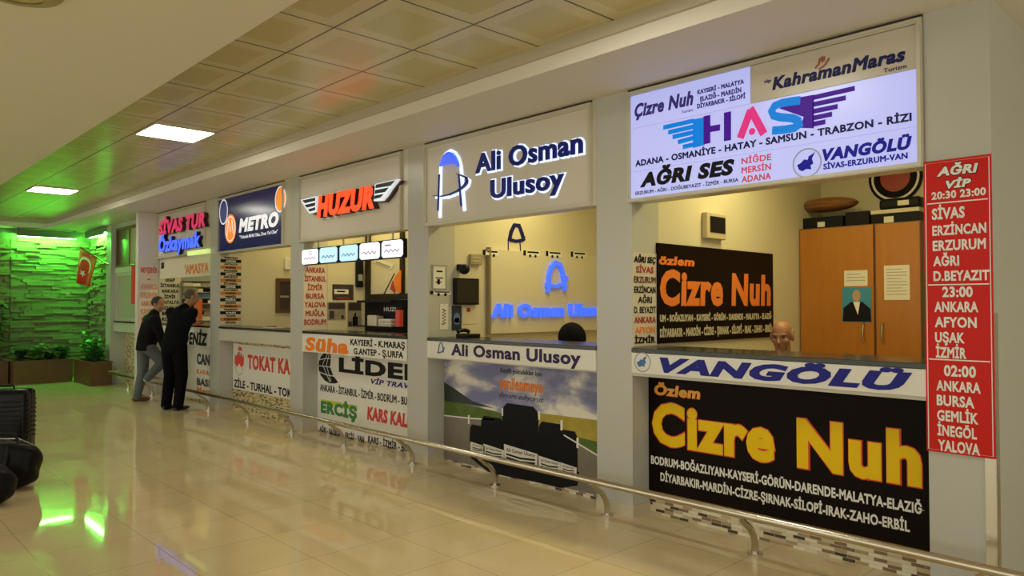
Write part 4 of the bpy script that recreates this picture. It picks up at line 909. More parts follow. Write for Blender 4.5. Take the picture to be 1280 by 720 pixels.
w = MB()
W0, W1 = -15.50, -13.281
BR = mat('brown_window_frame', (.16,.10,.05), .45)
def frame_box(mb, x0,x1,z0,z1,t,y0,y1):
    mb.box(x0,y0,z0,x1,y1,z0+t).box(x0,y0,z1-t,x1,y1,z1).box(x0,y0,z0+t,x0+t,y1,z1-t).box(x1-t,y0,z0+t,x1,y1,z1-t); return mb
wr = struct('window_1', frame_box(MB(), W0+.002, W1, 2.20, 2.95, .05, D+.02, D+.09).box(-14.87,D+.03,2.25,-14.72,D+.085,2.90), BR)
obj('pane', MB().box(W0+.053,D+.05,2.251,-14.871,D+.056,2.899), mat('frosted_film', (.16,.13,.06), .25), wr)
obj('blind', MB().box(-14.719,D+.05,2.251,W1-.051,D+.06,2.899), mat('beige_blind', (.46,.42,.24), .6, noise=.15, nscale=20), wr)
struct('trim_6', MB().box(W0+.002,D+.005,2.10,W1,D+.12,2.199), mat('pale_transom', (.60,.58,.46), .4))
wr = struct('window_2', frame_box(MB(), W0+.002, W1, 1.20, 2.099, .06, D+.03, D+.09), mat('pale_window_frame', (.58,.56,.44), .4))
obj('pane', MB().box(W0+.063,D+.05,1.261,W1-.061,D+.056,2.038), mat('frosted_pane', (.46,.46,.34), .25), wr)
obj('handle', MB().tube([(-13.85,D+.03,1.30),(-13.85,D-.0,1.31),(-13.85,D-.005,1.42)], .014, 8), RUBBER, wr)
struct('wall_counter_head', MB().box(W0+.002,D+.02,2.951,W1,D+.2,ZS-.001), PILLAR)
# red pennant on the far side of the wing
a, b = on_y(164.5,380,4.0), on_y(172.5,331,4.0)
t = thing('hanging_pennant', 'narrow red pennant hanging behind the white wing wall', 'pennant', (-13.33,3.99,b.z))
obj('cloth', MB().box(a.x-.0,3.99,a.z,min(b.x,-13.215),4.0,b.z), mat('red_cloth', (.55,.04,.02), .7), t)
obj('rod', MB().cyl((a.x-.02,3.995,b.z+.01),(-13.2,3.995,b.z+.01),.008,seg=10), STEEL, t)

# flag on a slanting pole
p0 = Vector((-15.66,D-.06,2.27)); p1 = on_y(100,308.5,3.95)
t = thing('national_flag', 'red flag with white crescent and star on a slanting pole by the green wall', 'flag', p0)
obj('pole', MB().tube([p0, p0.lerp(p1,.5), p1], .010, 8), RUBBER, t, True)
obj('socket', MB().box(p0.x-.03,p0.y+.001,p0.z-.05,p0.x+.03,p0.y+.0,p0.z+.05) if False else MB().cyl(p0-(p1-p0).normalized()*.0,p0+(p1-p0).normalized()*.06,.022), STEEL, t)
# the cloth hangs from the pole: rows follow the pole, columns fall
c00, c10 = p1, p0.lerp(p1,.37)
dn0 = on_x(97,354,p1.x).z; 
bm = MB(); N, K = 16, 12; grid = []
def flag_pt(i, j, off=0.0):
    u, v_ = i/N, j/K
    top = Vector(c00).lerp(Vector(c10), u)
    drop = .72-.17*u
    q_ = top + Vector((0,0,-drop*v_-.012)) + along*(.03+.20*u)*v_
    q_ += side_*(.035*math.sin(u*7+v_*2)*(.3+v_) + off)
    return q_
along = Vector((p1.x-p0.x, p1.y-p0.y, 0)).normalized(); side_ = Vector((-along.y, along.x, 0))
if side_.x < 0: side_ = -side_
for i in range(N+1): grid.append([bm.bm.verts.new(flag_pt(i,j)) for j in range(K+1)])
for i in range(N):
    for j in range(K): bm.bm.faces.new((grid[i][j],grid[i+1][j],grid[i+1][j+1],grid[i][j+1]))
fl = obj('cloth', bm, mat('flag_red', (.62,.018,.01), .7), t, True)
sm = fl.modifiers.new('s','SOLIDIFY'); sm.thickness = .004
cr = MB()
def fl_poly(poly): 
    vs = [cr.bm.verts.new(flag_pt(u*N, v_*K, .006)) for u, v_ in poly]; cr.bm.faces.new(vs)
n = 24; OPEN = math.radians(115)                         # the crescent opens down and towards the tip
for k in range(n):
    arc = math.radians(280); a0, a1 = OPEN+math.radians(40)+k*arc/n, OPEN+math.radians(40)+(k+1)*arc/n
    th = lambda a: .095*math.sin((a-OPEN-math.radians(40))/arc*PI)
    cp = lambda a, r: (.40+r*1.2*math.cos(a), .40+r*math.sin(a))
    if k in (0, n-1):
        fl_poly([cp(a0,.24), cp(a1,.24), cp(a1,.24-th(a1))] if k == 0 else [cp(a0,.24), cp(a1,.24), cp(a0,.24-th(a0))])
    else: fl_poly([cp(a0,.24), cp(a1,.24), cp(a1,.24-th(a1)), cp(a0,.24-th(a0))])
st = []
for k in range(10):
    r = .12 if k%2 == 0 else .05; a = PI/2+k*PI/5; st.append((.26+r*1.2*math.cos(a), .68+r*math.sin(a)))
fl_poly(st)
obj('crescent_and_star', cr, mat('flag_white', (.75,.72,.62), .7), fl)

# ------------------------------------------------------------------ planters and plants
def leaf_mesh(mb, p, d, L, wd, droop=.4):
    d = Vector(d).normalized(); s = d.cross(Vector((0,0,1)));
    s = s.normalized() if s.length > .01 else Vector((1,0,0)); prev = None
    for k in range(5):
        f_ = k/4; c = Vector(p)+d*L*f_+Vector((0,0,-droop*L*f_*f_)); ww = wd*math.sin(PI*(.12+.85*f_))
        cur = (mb.bm.verts.new(c-s*ww), mb.bm.verts.new(c+Vector((0,0,-ww*.35))), mb.bm.verts.new(c+s*ww))
        if prev:
            for a_, b_ in ((0,1),(1,2)): mb.bm.faces.new((prev[a_],prev[b_],cur[b_],cur[a_]))
        prev = cur
LEAF1 = mat('green_leaf', (.05,.16,.035), .4, noise=.4, nscale=20); LEAF2 = mat('light_green_leaf', (.12,.28,.05), .4, noise=.3, nscale=20); LEAF3 = mat('dark_leaf', (.02,.07,.03), .35, noise=.4, nscale=20)
SOIL = mat('dark_soil', (.03,.022,.014), .95, noise=.4, nscale=40, bump=.8)
def planter(label, x0, y0, x1, y1, h):
    t = thing('planter_box', label, 'planter', ((x0+x1)/2,(y0+y1)/2,0), 'brown planter boxes')
    w_ = .03
    obj('box', MB().box(x0,y0,0,x1,y0+w_,h).box(x0,y1-w_,0,x1,y1,h).box(x0,y0+w_,0,x0+w_,y1-w_,h).box(x1-w_,y0+w_,0,x1,y1-w_,h).box(x0+w_,y0+w_,0,x1-w_,y1-w_,.04), PLANTER, t)
    obj('rim', MB().box(x0-.012,y0-.012,h+.0005,x1+.012,y0+w_,h+.025).box(x0-.012,y1-w_,h+.0005,x1+.012,y1+.012,h+.025).box(x0-.012,y0+w_+.0005,h+.0005,x0+w_,y1-w_-.0005,h+.025).box(x1-w_,y0+w_+.0005,h+.0005,x1+.012,y1-w_-.0005,h+.025), PLANTER, t)
    obj('soil', MB().box(x0+w_+.001,y0+w_+.001,.0405,x1-w_-.001,y1-w_-.001,h-.05), SOIL, t)
def plant(label, x, y, z, m, n, L, wd, up, seed, hgt=.25):
    rnd = random.Random(seed); t = thing('potted_plant', label, 'plant', (x,y,z), 'planter plants')
    stm = MB(); lf = MB()
    for k in range(max(3,n//6)):
        a = rnd.uniform(0,2*PI); tip = Vector((x+.09*math.cos(a),y+.09*math.sin(a),z+hgt*rnd.uniform(.6,1.1))); stm.tube([(x+.02*math.cos(a),y+.02*math.sin(a),z-.01),tip],[.008,.004],6)
        for j in range(6):
            b = rnd.uniform(0,2*PI); pp_ = Vector((x,y,z)).lerp(tip, rnd.uniform(.3,1)); leaf_mesh(lf, pp_, (math.cos(b),math.sin(b),rnd.uniform(up*.3,up)), L*rnd.uniform(.7,1.15), wd*rnd.uniform(.7,1.2), rnd.uniform(.2,.6))
    obj('stems', stm, LEAF3, t); obj('leaves', lf, m, t, True)
planter('long brown planter box below the middle of the stone wall', -17.45, 2.82, -16.5, 3.79, .42)
planter('brown planter box in the corner beside the first pilaster', -16.44, 3.80, -15.30, 4.165, .42)
planter('brown planter box at the left edge of the view', -17.45, 1.75, -16.85, 2.79, .42)
PL = [('leafy dark plant at the left end of the long planter',-16.72,2.95,LEAF3,60,.14,.045,.9,.36),('plant with broad bright leaves in the long planter',-16.66,3.19,LEAF2,60,.14,.07,.6,.34),('low dark plant in the middle of the long planter',-16.70,3.42,LEAF3,60,.13,.045,.7,.30),('bushy plant at the right end of the long planter',-16.72,3.65,LEAF1,70,.14,.05,.8,.36),
      ('tall light green plant at the far end of the corner planter',-16.2,3.98,LEAF2,80,.17,.04,1.2,.52),('light green feathery plant in the middle of the corner planter',-15.87,3.98,LEAF2,80,.17,.04,1.2,.52),('low dark plant at the near end of the corner planter',-15.53,3.98,LEAF1,80,.15,.045,.9,.40)]
for i, (lab,x,y,m,n_,L_,wd_,up_,hg) in enumerate(PL): plant(lab,x,y,.371,m,n_,L_,wd_,up_,20+i,hg)
# tall shrub on the left
t = thing('tall_shrub', 'tall dark leafy shrub at the left edge before the stone wall', 'shrub', (-17.1,2.55,.371))
rnd = random.Random(9); stm = MB(); lf = MB()
for k in range(7):
    a = rnd.uniform(0,2*PI); tip = Vector((-17.1+.24*math.cos(a),2.52+.26*math.sin(a),.4+rnd.uniform(.9,1.35))); stm.tube([(-17.1,2.55,.36),tip],[.014,.005],6)
    for j in range(34):
        b = rnd.uniform(0,2*PI); pp_ = Vector((-17.1,2.55,.4)).lerp(tip, rnd.uniform(.05,1)); leaf_mesh(lf, pp_, (math.cos(b),math.sin(b),rnd.uniform(-.1,.9)), .2*rnd.uniform(.7,1.2), .035, .5)
obj('stems', stm, WOODD, t); obj('leaves', lf, LEAF3, t, True)

# ------------------------------------------------------------------ bumper rail along the counters
RZ, RY = .275, 3.985
t = thing('guard_rail', 'long low steel guard rail along the foot of the booths', 'rail', (-7.5,RY,0))
obj('rail', MB().tube([(-15.0,RY+.2,RZ),(-14.97,RY+.05,RZ),(-14.9,RY,RZ),(-7,RY,RZ),(-.45,RY,RZ),(-.38,RY+.03,RZ),(-.36,RY+.2,RZ)], .024, 14), STEEL, t, True)
for x in (-1.05,-2.27,-3.41,-4.60,-5.76,-6.99,-8.17,-9.37,-10.66,-11.85,-13.05,-14.3):
    lg = obj('leg', MB().tube([(x,4.165,.006),(x,4.165,.06),(x,4.15,.11),(x,4.11,.165),(x,4.05,.205),(x,RY,.258)], [.021,.021,.021,.020,.019,.016], 12), STEEL, t, True)
    obj('base_plate', MB().cyl((x,4.165,0),(x,4.165,.012),.046,seg=24), STEEL, lg)

# ------------------------------------------------------------------ luggage
RH = Vector((RGT.x,RGT.y,0)).normalized(); FH = Vector((FWD.x,FWD.y,0)).normalized()
def local(mb, c, yaw_v=None):
    # geometry made around the origin, x to the right of the view and y away from it, put down at c
    r = RH if yaw_v is None else yaw_v; f_ = Vector((-r.y,r.x,0))
    m_ = Matrix((r, f_, Vector((0,0,1)))).transposed().to_4x4(); m_.translation = c
    bmesh.ops.transform(mb.bm, matrix=m_, verts=mb.bm.verts[:]); return mb
SHELL = mat('black_glossy_shell', (.004,.004,.005), .25, spec=.2)
c = on_z(4,584,0)
r_ = Vector((RH.x*.97+FH.x*.24, RH.y*.97+FH.y*.24, 0)).normalized()
t = thing('suitcase', 'black upright suitcase with a ribbed shell at the left edge', 'suitcase', c)
obj('shell', local(MB().box(-.225,-.14,.045,.225,.14,.72,.045), c, r_), SHELL, t, True)
for k in range(9):
    z = .27+.042*k; mb = MB().box(-.19,-.149,z,.19,-.1395,z+.018,.004).box(.2245,-.10,z,.234,.10,z+.018,.004)
    obj('rib', local(mb, c, r_), SHELL, t, True)
obj('zip', local(MB().box(-.229,-.006,.06,.229,.006,.7245,.003), c, r_), RUBBER, t)
obj('handle', local(MB().tube([(-.08,0,.715),(-.075,0,.75),(.075,0,.75),(.08,0,.715)],.012,10), c, r_), RUBBER, t, True)
for sx in (-.18,.18):
    for sy in (-.1,.1): obj('wheel', local(MB().cyl((sx-.012,sy,.025),(sx+.012,sy,.025),.025).box(sx-.018,sy-.012,.025,sx+.018,sy+.012,.05), c, r_), RUBBER, t)
NYL = mat('black_nylon', (.005,.005,.006), .42, noise=.3, nscale=14, bump=.5, spec=.15)
def soft_bag(mb, lx, ly, lz, cx=0, cy=0, pw=2.6, seed=1, zmin=0):
    q_ = bmesh.ops.create_uvsphere(mb.bm, u_segments=40, v_segments=28, radius=1)
    rnd_ = random.Random(seed); ph = [rnd_.uniform(0,6) for _ in range(6)]
    for v in q_['verts']:
        x,y,z = v.co; nrm = (abs(x)**pw+abs(y)**pw+abs(z)**pw)**(1/pw); x,y,z = x/nrm,y/nrm,z/nrm
        wv = 1+.035*math.sin(5*x+ph[0]+3*z)+.03*math.sin(7*z+ph[1]+4*y)+.02*math.sin(11*x+ph[2])
        v.co = (cx+x*lx/2*wv, cy+y*ly/2*wv, max(zmin, lz/2+z*lz/2*(wv if z > 0 else 1)))
    return mb
c = on_z(5,611,0)
t = thing('duffel_bag', 'black bulging duffel bag lying before the ribbed suitcase', 'bag', c)
obj('body', local(soft_bag(MB(), .56,.30,.40), c), NYL, t, True)
obj('strap', local(MB().tube([(.10,-.10,.36),(.12,-.165,.24),(.12,-.16,.08)],.014,8).tube([(-.12,-.10,.36),(-.12,-.165,.24),(-.12,-.16,.08)],.014,8), c), RUBBER, t, True)
obj('handle', local(MB().tube([(-.12,-.02,.385),(-.1,-.02,.45),(.1,-.02,.45),(.12,-.02,.385)],.013,8), c), RUBBER, t, True)
obj('zip', local(MB().tube([(-.23,.02,.345),(-.1,.02,.40),(.1,.02,.405),(.23,.02,.345)],.006,6), c), STEEL, t, True)
c = on_z(-12,632,0)
t = thing('carry_bag', 'small black soft bag in front of the duffel bag at the left edge', 'bag', c)
obj('body', local(soft_bag(MB(), .32,.26,.30, seed=5, pw=2.3), c), NYL, t, True)
obj('handle', local(MB().tube([(-.06,0,.285),(-.04,0,.345),(.04,0,.345),(.06,0,.285)],.012,8), c), RUBBER, t, True)

# ------------------------------------------------------------------ people
def ellip(mb, c, R3, rad, seg=20):
    q_ = bmesh.ops.create_uvsphere(mb.bm, u_segments=seg, v_segments=seg*2//3, radius=1)
    m_ = R3.to_4x4() @ Matrix.Diagonal((*rad,1)); m_.translation = c
    bmesh.ops.transform(mb.bm, matrix=m_, verts=q_['verts'])
def limb(mb, pts, rads):
    # a chain of tapering rounded segments
    for (a, b), (r0, r1) in zip(zip(pts, pts[1:]), zip(rads, rads[1:])):
        a, b = Vector(a), Vector(b); n = max(2, int((b-a).length/.03))
        for k in range(n+1):
            u = k/n; r = r0+(r1-r0)*u
            q_ = bmesh.ops.create_icosphere(mb.bm, subdivisions=2, radius=r); bmesh.ops.translate(mb.bm, vec=a.lerp(b,u), verts=q_['verts'])
def torso(mb, secs):
    # rounded slabs along the spine: (centre, side, front, half width, half depth)
    for (c0,s0,f0,a0,b0), (c1,s1,f1,a1,b1) in zip(secs, secs[1:]):
        n = max(2, int((c1-c0).length/.025))
        for k in range(n+1):
            u = k/n; c = c0.lerp(c1,u); s_ = s0.lerp(s1,u).normalized(); f_ = f0.lerp(f1,u).normalized(); up = s_.cross(f_).normalized()
            ellip(mb, c, Matrix((s_,f_,up)).transposed(), (a0+(a1-a0)*u, b0+(b1-b0)*u, .055), 16)
def fused(name, mb, m, parent, voxel=.010, smooth=4, origin=None):
    o = obj(name, mb, m, parent, origin=origin)
    rm = o.modifiers.new('fuse','REMESH'); rm.mode = 'VOXEL'; rm.voxel_size = voxel; rm.use_smooth_shade = True
    sm_ = o.modifiers.new('soft','SMOOTH'); sm_.iterations = smooth; sm_.factor = .5
    bpy.context.view_layer.update(); dg = bpy.context.evaluated_depsgraph_get()
    me = bpy.data.meshes.new_from_object(o.evaluated_get(dg)); o.modifiers.clear(); old = o.data; o.data = me; bpy.data.meshes.remove(old); me.name = name
    if not me.materials: me.materials.append(m)
    for p in me.polygons: p.use_smooth = True
    return o
def head_geo(mb, c, s_, f_, u_, k=1.0):
    # c is the middle of the head; about 23 cm from chin to crown
    R3 = Matrix((s_,f_,u_)).transposed(); P = lambda x,y,z: c+(s_*x+f_*y+u_*z)*k
    ellip(mb, P(0,-.012,.035), R3, (.074*k,.095*k,.083*k), 24)
    ellip(mb, P(0,.018,-.03), R3, (.060*k,.068*k,.075*k), 24)
    ellip(mb, P(0,.045,-.085), R3, (.035*k,.034*k,.028*k))
    ellip(mb, P(0,.075,.022), R3, (.052*k,.014*k,.012*k))           # brow
    limb(mb, [P(0,.084,.012),P(0,.098,-.015),P(0,.106,-.030)], [.009*k,.011*k,.014*k])
    for sx in (-1,1):
        ellip(mb, P(sx*.012,.092,-.033), R3, (.010*k,.012*k,.009*k)); ellip(mb, P(sx*.040,.062,-.022), R3, (.022*k,.020*k,.020*k))
        ellip(mb, P(sx*.078,-.008,-.005), R3, (.012*k,.020*k,.033*k))
    ellip(mb, P(0,.083,-.056), R3, (.024*k,.010*k,.007*k)); ellip(mb, P(0,.081,-.066), R3, (.021*k,.010*k,.007*k))
    limb(mb, [P(0,-.02,-.06),P(0,-.035,-.15)], [.056*k,.058*k])
    return P, R3
def hand_geo(mb, w_, d, n_, side, curl=.5):
    # wrist w_, pointing d, back of the hand along n_; five separate fingers and a thumb on `side`
    d = d.normalized(); n_ = (n_-d*n_.dot(d)).normalized(); s_ = d.cross(n_).normalized()*side
    R3 = Matrix((s_,d,n_)).transposed(); ellip(mb, w_+d*.05, R3, (.040,.050,.015))
    for k,(x,L) in enumerate([(.031,.070),(.011,.080),(-.010,.075),(-.030,.058)]):
        b = w_+d*.088+s_*x; m1 = b+(d-n_*curl*.5).normalized()*L*.5; m2 = m1+(d-n_*curl*1.6).normalized()*L*.5
        limb(mb, [b,m1,m2], [.0092,.0085,.0072])
    t0 = w_+d*.03+s_*.036; t1_ = t0+(d*.7+s_*.8).normalized()*.036; limb(mb, [t0,t1_,t1_+(d-n_*.3).normalized()*.03], [.012,.0105,.009])
SKIN = mat('skin', (.40,.215,.125), .55, noise=.08, nscale=30); SKIN2 = mat('ruddy_skin', (.36,.16,.085), .5, noise=.08, nscale=30)
HAIRD = mat('dark_hair', (.018,.013,.010), .7, noise=.4, nscale=60); HAIRG = mat('greying_hair', (.10,.075,.05), .7, noise=.4, nscale=60)
BLKJ = mat('black_jacket', (.007,.007,.008), .8, noise=.3, nscale=10, spec=.1); BLKS = mat('black_sweater', (.005,.006,.008), .85, noise=.3, nscale=12, spec=.08)
JEANS = mat('faded_jeans', (.105,.118,.135), .8, noise=.35, nscale=9); BLKT = mat('black_trousers', (.004,.004,.006), .8, noise=.2, nscale=10, spec=.08)
BROWNS = mat('brown_shoe_leather', (.12,.06,.03), .45); BLKSH = mat('black_shoe_leather', (.012,.011,.010), .35); PALES = mat('pale_shoe', (.55,.48,.38), .5)
V = Vector
def hair_cap(mb, P, R3, k, low=-.02, thick=.008, front=.05):
    # a shell over the crown, back and sides of the head
    q_ = bmesh.ops.create_uvsphere(mb.bm, u_segments=28, v_segments=20, radius=1); dele = []
    for v in q_['verts']:
        x,y,z = v.co
        if y*.095 > front or z*.083+.035 < low+ (0 if y < 0 else (y*.12)): dele.append(v)
        v.co = P(x*(.074+thick), -.012+y*(.095+thick), .035+z*(.083+thick))
    bmesh.ops.delete(mb.bm, geom=dele, context='VERTS')
    ge = bmesh.ops.solidify(mb.bm, geom=mb.bm.faces[:], thickness=.010)
def shoe(mb, heel, toe, w_=.046, h=.075):
    heel, toe = V(heel), V(toe); d = (toe-heel).normalized(); s_ = V((-d.y,d.x,0)).normalized(); u_ = s_.cross(d)*-1 if s_.cross(d).z < 0 else s_.cross(d); L = (toe-heel).length
    R3 = Matrix((d,s_,u_)).transposed()
    ellip(mb, heel+d*L*.22+u_*.036, R3, (L*.24,w_*.82,.036)); ellip(mb, heel+d*L*.62+u_*.030, R3, (L*.39,w_,.030)); ellip(mb, heel+d*L*.30+u_*.062, R3, (L*.22,w_*.8,.045))

# --- the man in black, bending to the counter, seen from behind
bx, by = -11.05, 3.815
s_ = V((math.cos(.50),math.sin(.50),0)); f_ = V((-math.sin(.50),math.cos(.50),0)); u_ = V((0,0,1))
B = lambda x, y, z: V((bx,by,0))+s_*x+f_*y+u_*z
t = thing('person', 'man in black sweater and black trousers leaning on the ticket counter', 'person', (bx,by,0), 'people at the counters')
hips, waist, chest, neck = B(0,.0,.93), B(.0,.04,1.08), B(.01,.12,1.30), B(.02,.19,1.465)
shR, shL = B(.20,.13,1.385), B(-.19,.15,1.385)
elR, wrR = V((-10.94,3.95,1.255)), V((-11.10,4.10,1.268)); elL, wrL = B(-.26,.26,1.27), V((-11.42,4.24,1.275))
legs = [(B(.09,0,.90), B(.105,.04,.50), B(.11,-.03,.085), B(.12,.17,0)), (B(-.09,0,.90), B(-.11,.05,.50), B(-.13,.0,.085), B(-.16,.20,0))]
hc = B(.04,.29,1.61); hf = (V((.05,.97,-.22))).normalized(); hs = hf.cross(V((0,0,1))).normalized(); hu = hs.cross(hf)
mb = MB(); P, R3 = head_geo(mb, hc, hs, hf, hu)
limb(mb, [chest, neck, hc+hu*-.06], [.07,.058,.055])
torso(mb, [(hips,s_,f_,.15,.10),(waist,s_,f_,.14,.095),(chest,s_,f_,.165,.10),(B(.015,.15,1.39),s_,f_,.14,.08)])
for sh, el, wr, sd in ((shR,elR,wrR,-1),(shL,elL,wrL,1)):
    limb(mb, [sh,el,wr], [.050,.040,.028]); hand_geo(mb, wr, V((-.15 if sd < 0 else .3,1,-.10)), V((0,0,1)), sd)
for hp, kn, an, to in legs: limb(mb, [hp,kn,an], [.085,.055,.04]); limb(mb, [an,V((an.x,an.y,.05)),to*.6+V((an.x,an.y,0))*.4+V((0,0,.04))], [.04,.038,.03])
fused('body', mb, SKIN, t, .008, 3)
mb = MB(); torso(mb, [(B(0,.0,.86),s_,f_,.185,.135),(hips,s_,f_,.19,.14),(waist,s_,f_,.185,.14),(chest,s_,f_,.205,.14),(B(.015,.14,1.40),s_,f_,.17,.10)])
for sh, el, wr in ((shR,elR,wrR),(shL,elL,wrL)): limb(mb, [chest*.4+sh*.6,sh,el,wr.lerp(el,.08)], [.10,.082,.066,.048])
limb(mb, [B(.015,.15,1.41),neck], [.10,.066]); fused('sweater', mb, BLKS, t)
mb = MB(); torso(mb, [(B(0,0,.84),s_,f_,.175,.13),(B(0,0,.94),s_,f_,.17,.125)])
for hp, kn, an, to in legs: limb(mb, [hp,kn,V((an.x,an.y,.07))], [.115,.088,.075])
fused('trousers', mb, BLKT, t)
for hp, kn, an, to in legs:
    d = V((to.x-an.x,to.y-an.y,0)).normalized(); mb = MB(); shoe(mb, V((an.x,an.y,0))-d*.07, V((an.x,an.y,0))+d*.21); fused('shoe', mb, BLKSH, t, .007, 2)
mb = MB(); hair_cap(mb, P, R3, 1, -.035, .004, .035); obj('hair', mb, HAIRG, t, True)

# --- the man in jeans, one foot up on the rail, looking over his shoulder
bx, by = -12.27, 3.79
s_ = V((.98,.0,0)).normalized(); f_ = V((0,1,0)); B = lambda x, y, z: V((bx,by,0))+s_*x+f_*y+u_*z
t = thing('person', 'man in black jacket and faded jeans with one foot up on the rail', 'person', (bx,by,0), 'people at the counters')
hips, waist, chest, neck = B(0,.03,.87), B(0,.05,1.0), B(.0,.10,1.20), B(.0,.16,1.355)
shR, shL = B(.185,.10,1.275), B(-.185,.11,1.275)
elR, wrR = B(.24,.16,1.02), B(.17,.25,.80); elL, wrL = B(-.23,.20,1.04), B(-.05,.30,.90)
legs = [(B(-.09,.02,.84), B(-.11,.02,.46), B(-.12,-.06,.085), B(-.13,.15,0)), (B(.09,.04,.84), B(.11,.24,.61), B(.12,.02,.385), B(.12,.24,.31))]
hc = B(.01,.20,1.505); hf = V((.80,.60,-.12)).normalized(); hs = hf.cross(V((0,0,1))).normalized(); hu = hs.cross(hf)
mb = MB(); P, R3 = head_geo(mb, hc, hs, hf, hu)
limb(mb, [chest, neck, hc+hu*-.06], [.07,.058,.055])
torso(mb, [(hips,s_,f_,.14,.10),(waist,s_,f_,.13,.095),(chest,s_,f_,.155,.10),(B(0,.13,1.28),s_,f_,.13,.08)])
for sh, el, wr, sd in ((shR,elR,wrR,-1),(shL,elL,wrL,1)):
    limb(mb, [sh,el,wr], [.048,.038,.027]); hand_geo(mb, wr, V((-.3 if sd < 0 else .5,.35,-.8)), V((0,.8,.5)), sd)
for hp, kn, an, to in legs: limb(mb, [hp,kn,an], [.082,.054,.04]); limb(mb, [an,an.lerp(to,.35)+V((0,0,.02)),an.lerp(to,.7)+V((0,0,.015))], [.04,.036,.03])
fused('body', mb, SKIN, t, .008, 3)
mb = MB(); torso(mb, [(B(0,.02,.82),s_,f_,.185,.135),(hips,s_,f_,.185,.14),(waist,s_,f_,.18,.145),(chest,s_,f_,.20,.14),(B(0,.12,1.29),s_,f_,.16,.10)])
for sh, el, wr in ((shR,elR,wrR),(shL,elL,wrL)): limb(mb, [chest*.4+sh*.6,sh,el,wr.lerp(el,.1)], [.10,.08,.064,.048])
limb(mb, [B(0,.13,1.30),B(0,.15,1.37)], [.10,.074]); fused('jacket', mb, BLKJ, t)
mb = MB(); torso(mb, [(B(0,.02,.80),s_,f_,.165,.12),(B(0,.02,.88),s_,f_,.16,.118)])
for hp, kn, an, to in legs: limb(mb, [hp,kn,V((an.x,an.y,an.z-.01))], [.105,.082,.062])
fused('jeans', mb, JEANS, t)
(_,_,an,_), m0 = legs[0], None; mb = MB(); shoe(mb, V((an.x,an.y-.07,0)), V((an.x-.01,an.y+.20,0))); fused('shoe', mb, BROWNS, t, .007, 2)
(_,_,an,_) = legs[1]; mb = MB(); shoe(mb, V((an.x,an.y-.06,.315)), V((an.x,an.y+.21,.3005))); o = fused('shoe', mb, PALES, t, .007, 2); o['label'] = 'pale shoe resting on the rail'
mb = MB(); hair_cap(mb, P, R3, 1, -.03, .010, .055); obj('hair', mb, HAIRD, t, True)

# --- the seated man behind the nearest counter
hc = V((-2.66,5.30,1.262)); f_ = V((.22,-.97,0)).normalized(); s_ = f_.cross(V((0,0,1))).normalized()
bx, by = -2.67, 5.36
B = lambda x, y, z: V((bx,by,0))+s_*x+f_*y+u_*z
t = thing('person', 'balding man seated behind the nearest counter, only his head showing', 'person', (bx,by,0), 'people at the counters')
hf = (f_+V((0,0,-.12))).normalized(); hs = hf.cross(V((0,0,1))).normalized(); hu = hs.cross(hf)
mb = MB(); P, R3 = head_geo(mb, hc, hs, hf, hu, 1.0)
hips, chest = B(0,0,.56), B(0,.0,.90)
limb(mb, [chest,B(0,.01,1.07),hc+hu*-.06], [.075,.06,.056])
torso(mb, [(hips,s_,f_,.15,.11),(B(0,-.02,.72),s_,f_,.145,.11),(chest,s_,f_,.165,.105),(B(0,0,.99),s_,f_,.14,.08)])
arms = [(B(.19,0,.97),B(.24,.08,.70),B(.10,.28,.66),1),(B(-.19,0,.97),B(-.24,.08,.70),B(-.10,.28,.66),-1)]
for sh, el, wr, sd in arms: limb(mb, [sh,el,wr], [.05,.04,.028]); hand_geo(mb, wr, f_*.6-s_*(.6 if sd > 0 else -.6)+V((0,0,-.2)), V((0,0,1)), -sd)
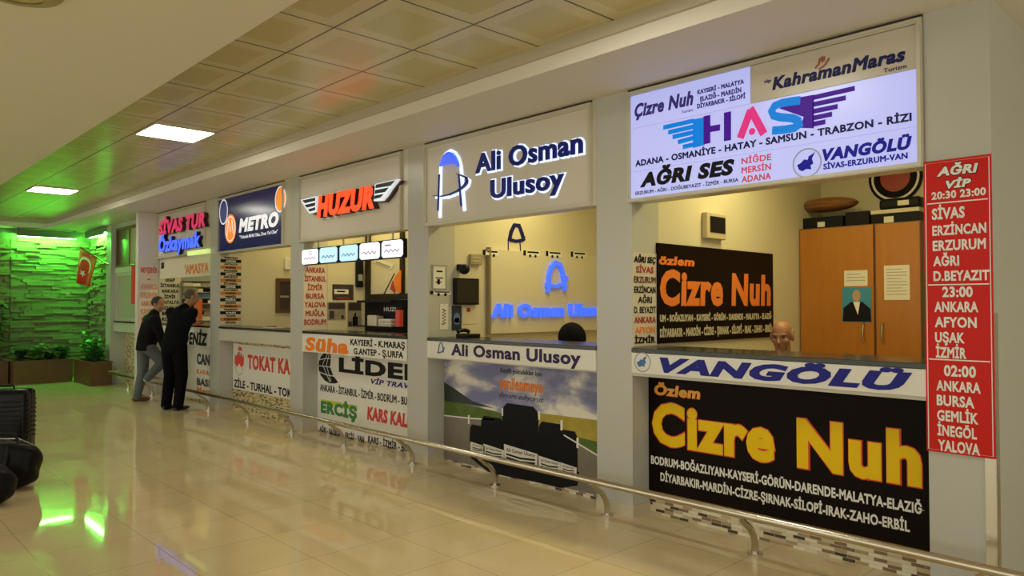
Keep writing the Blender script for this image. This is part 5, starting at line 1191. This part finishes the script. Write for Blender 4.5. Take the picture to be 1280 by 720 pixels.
legs = [(B(.09,.04,.55),B(.12,.42,.52),B(.12,.40,.085)),(B(-.09,.04,.55),B(-.12,.42,.52),B(-.12,.40,.085))]
for hp, kn, an in legs: limb(mb, [hp,kn,an], [.085,.056,.04])
fused('body', mb, SKIN2, t, .006, 3)
mb = MB(); torso(mb, [(B(0,0,.52),s_,f_,.18,.14),(B(0,-.01,.72),s_,f_,.18,.14),(chest,s_,f_,.20,.135),(B(0,0,1.0),s_,f_,.16,.10)])
for sh, el, wr, sd in arms: limb(mb, [chest*.4+sh*.6,sh,el,wr.lerp(el,.1)], [.10,.08,.064,.046])
fused('shirt', mb, mat('dark_shirt', (.03,.035,.05), .8), t)
mb = MB(); torso(mb, [(B(0,.0,.54),s_,f_,.17,.13),(B(0,.02,.58),s_,f_,.165,.12)])
for hp, kn, an in legs: limb(mb, [hp,kn,an], [.105,.084,.064])
fused('trousers', mb, BLKT, t)
for hp, kn, an in legs: mb = MB(); shoe(mb, V((an.x,an.y,0))-f_*.07, V((an.x,an.y,0))+f_*.20); fused('shoe', mb, BLKSH, t, .007, 2)
mb = MB()
for sx in (-1,1):
    ellip(mb, P(sx*.068,-.035,.020), R3, (.014,.050,.036)); 
ellip(mb, P(0,-.085,.0), R3, (.066,.030,.055)); obj('hair', mb, mat('thin_grey_hair', (.34,.27,.16), .7), t, True)
for sx in (-1,1):
    obj('eye', (lambda q_: (ellip(q_, P(sx*.031,.0715,.004), R3, (.011,.007,.006)), q_)[1])(MB()), mat('eye_dark', (.03,.02,.015), .3), t, True)
    obj('eyebrow', MB().tube([P(sx*.014,.090,.021),P(sx*.032,.088,.026),P(sx*.052,.076,.021)], .0045, 8), HAIRG, t, True)
t = thing('stool', 'round stool under the seated man behind the nearest counter', 'stool', (bx,by,0))
obj('seat', MB().cyl((bx,by,.385),(bx,by,.425),.19,seg=32), RUBBER, t)
for k in range(4): a = PI/4+k*PI/2; obj('leg', MB().tube([(bx+.12*math.cos(a),by+.12*math.sin(a),.385),(bx+.19*math.cos(a),by+.19*math.sin(a),0)], .014, 8), STEEL, t, True)
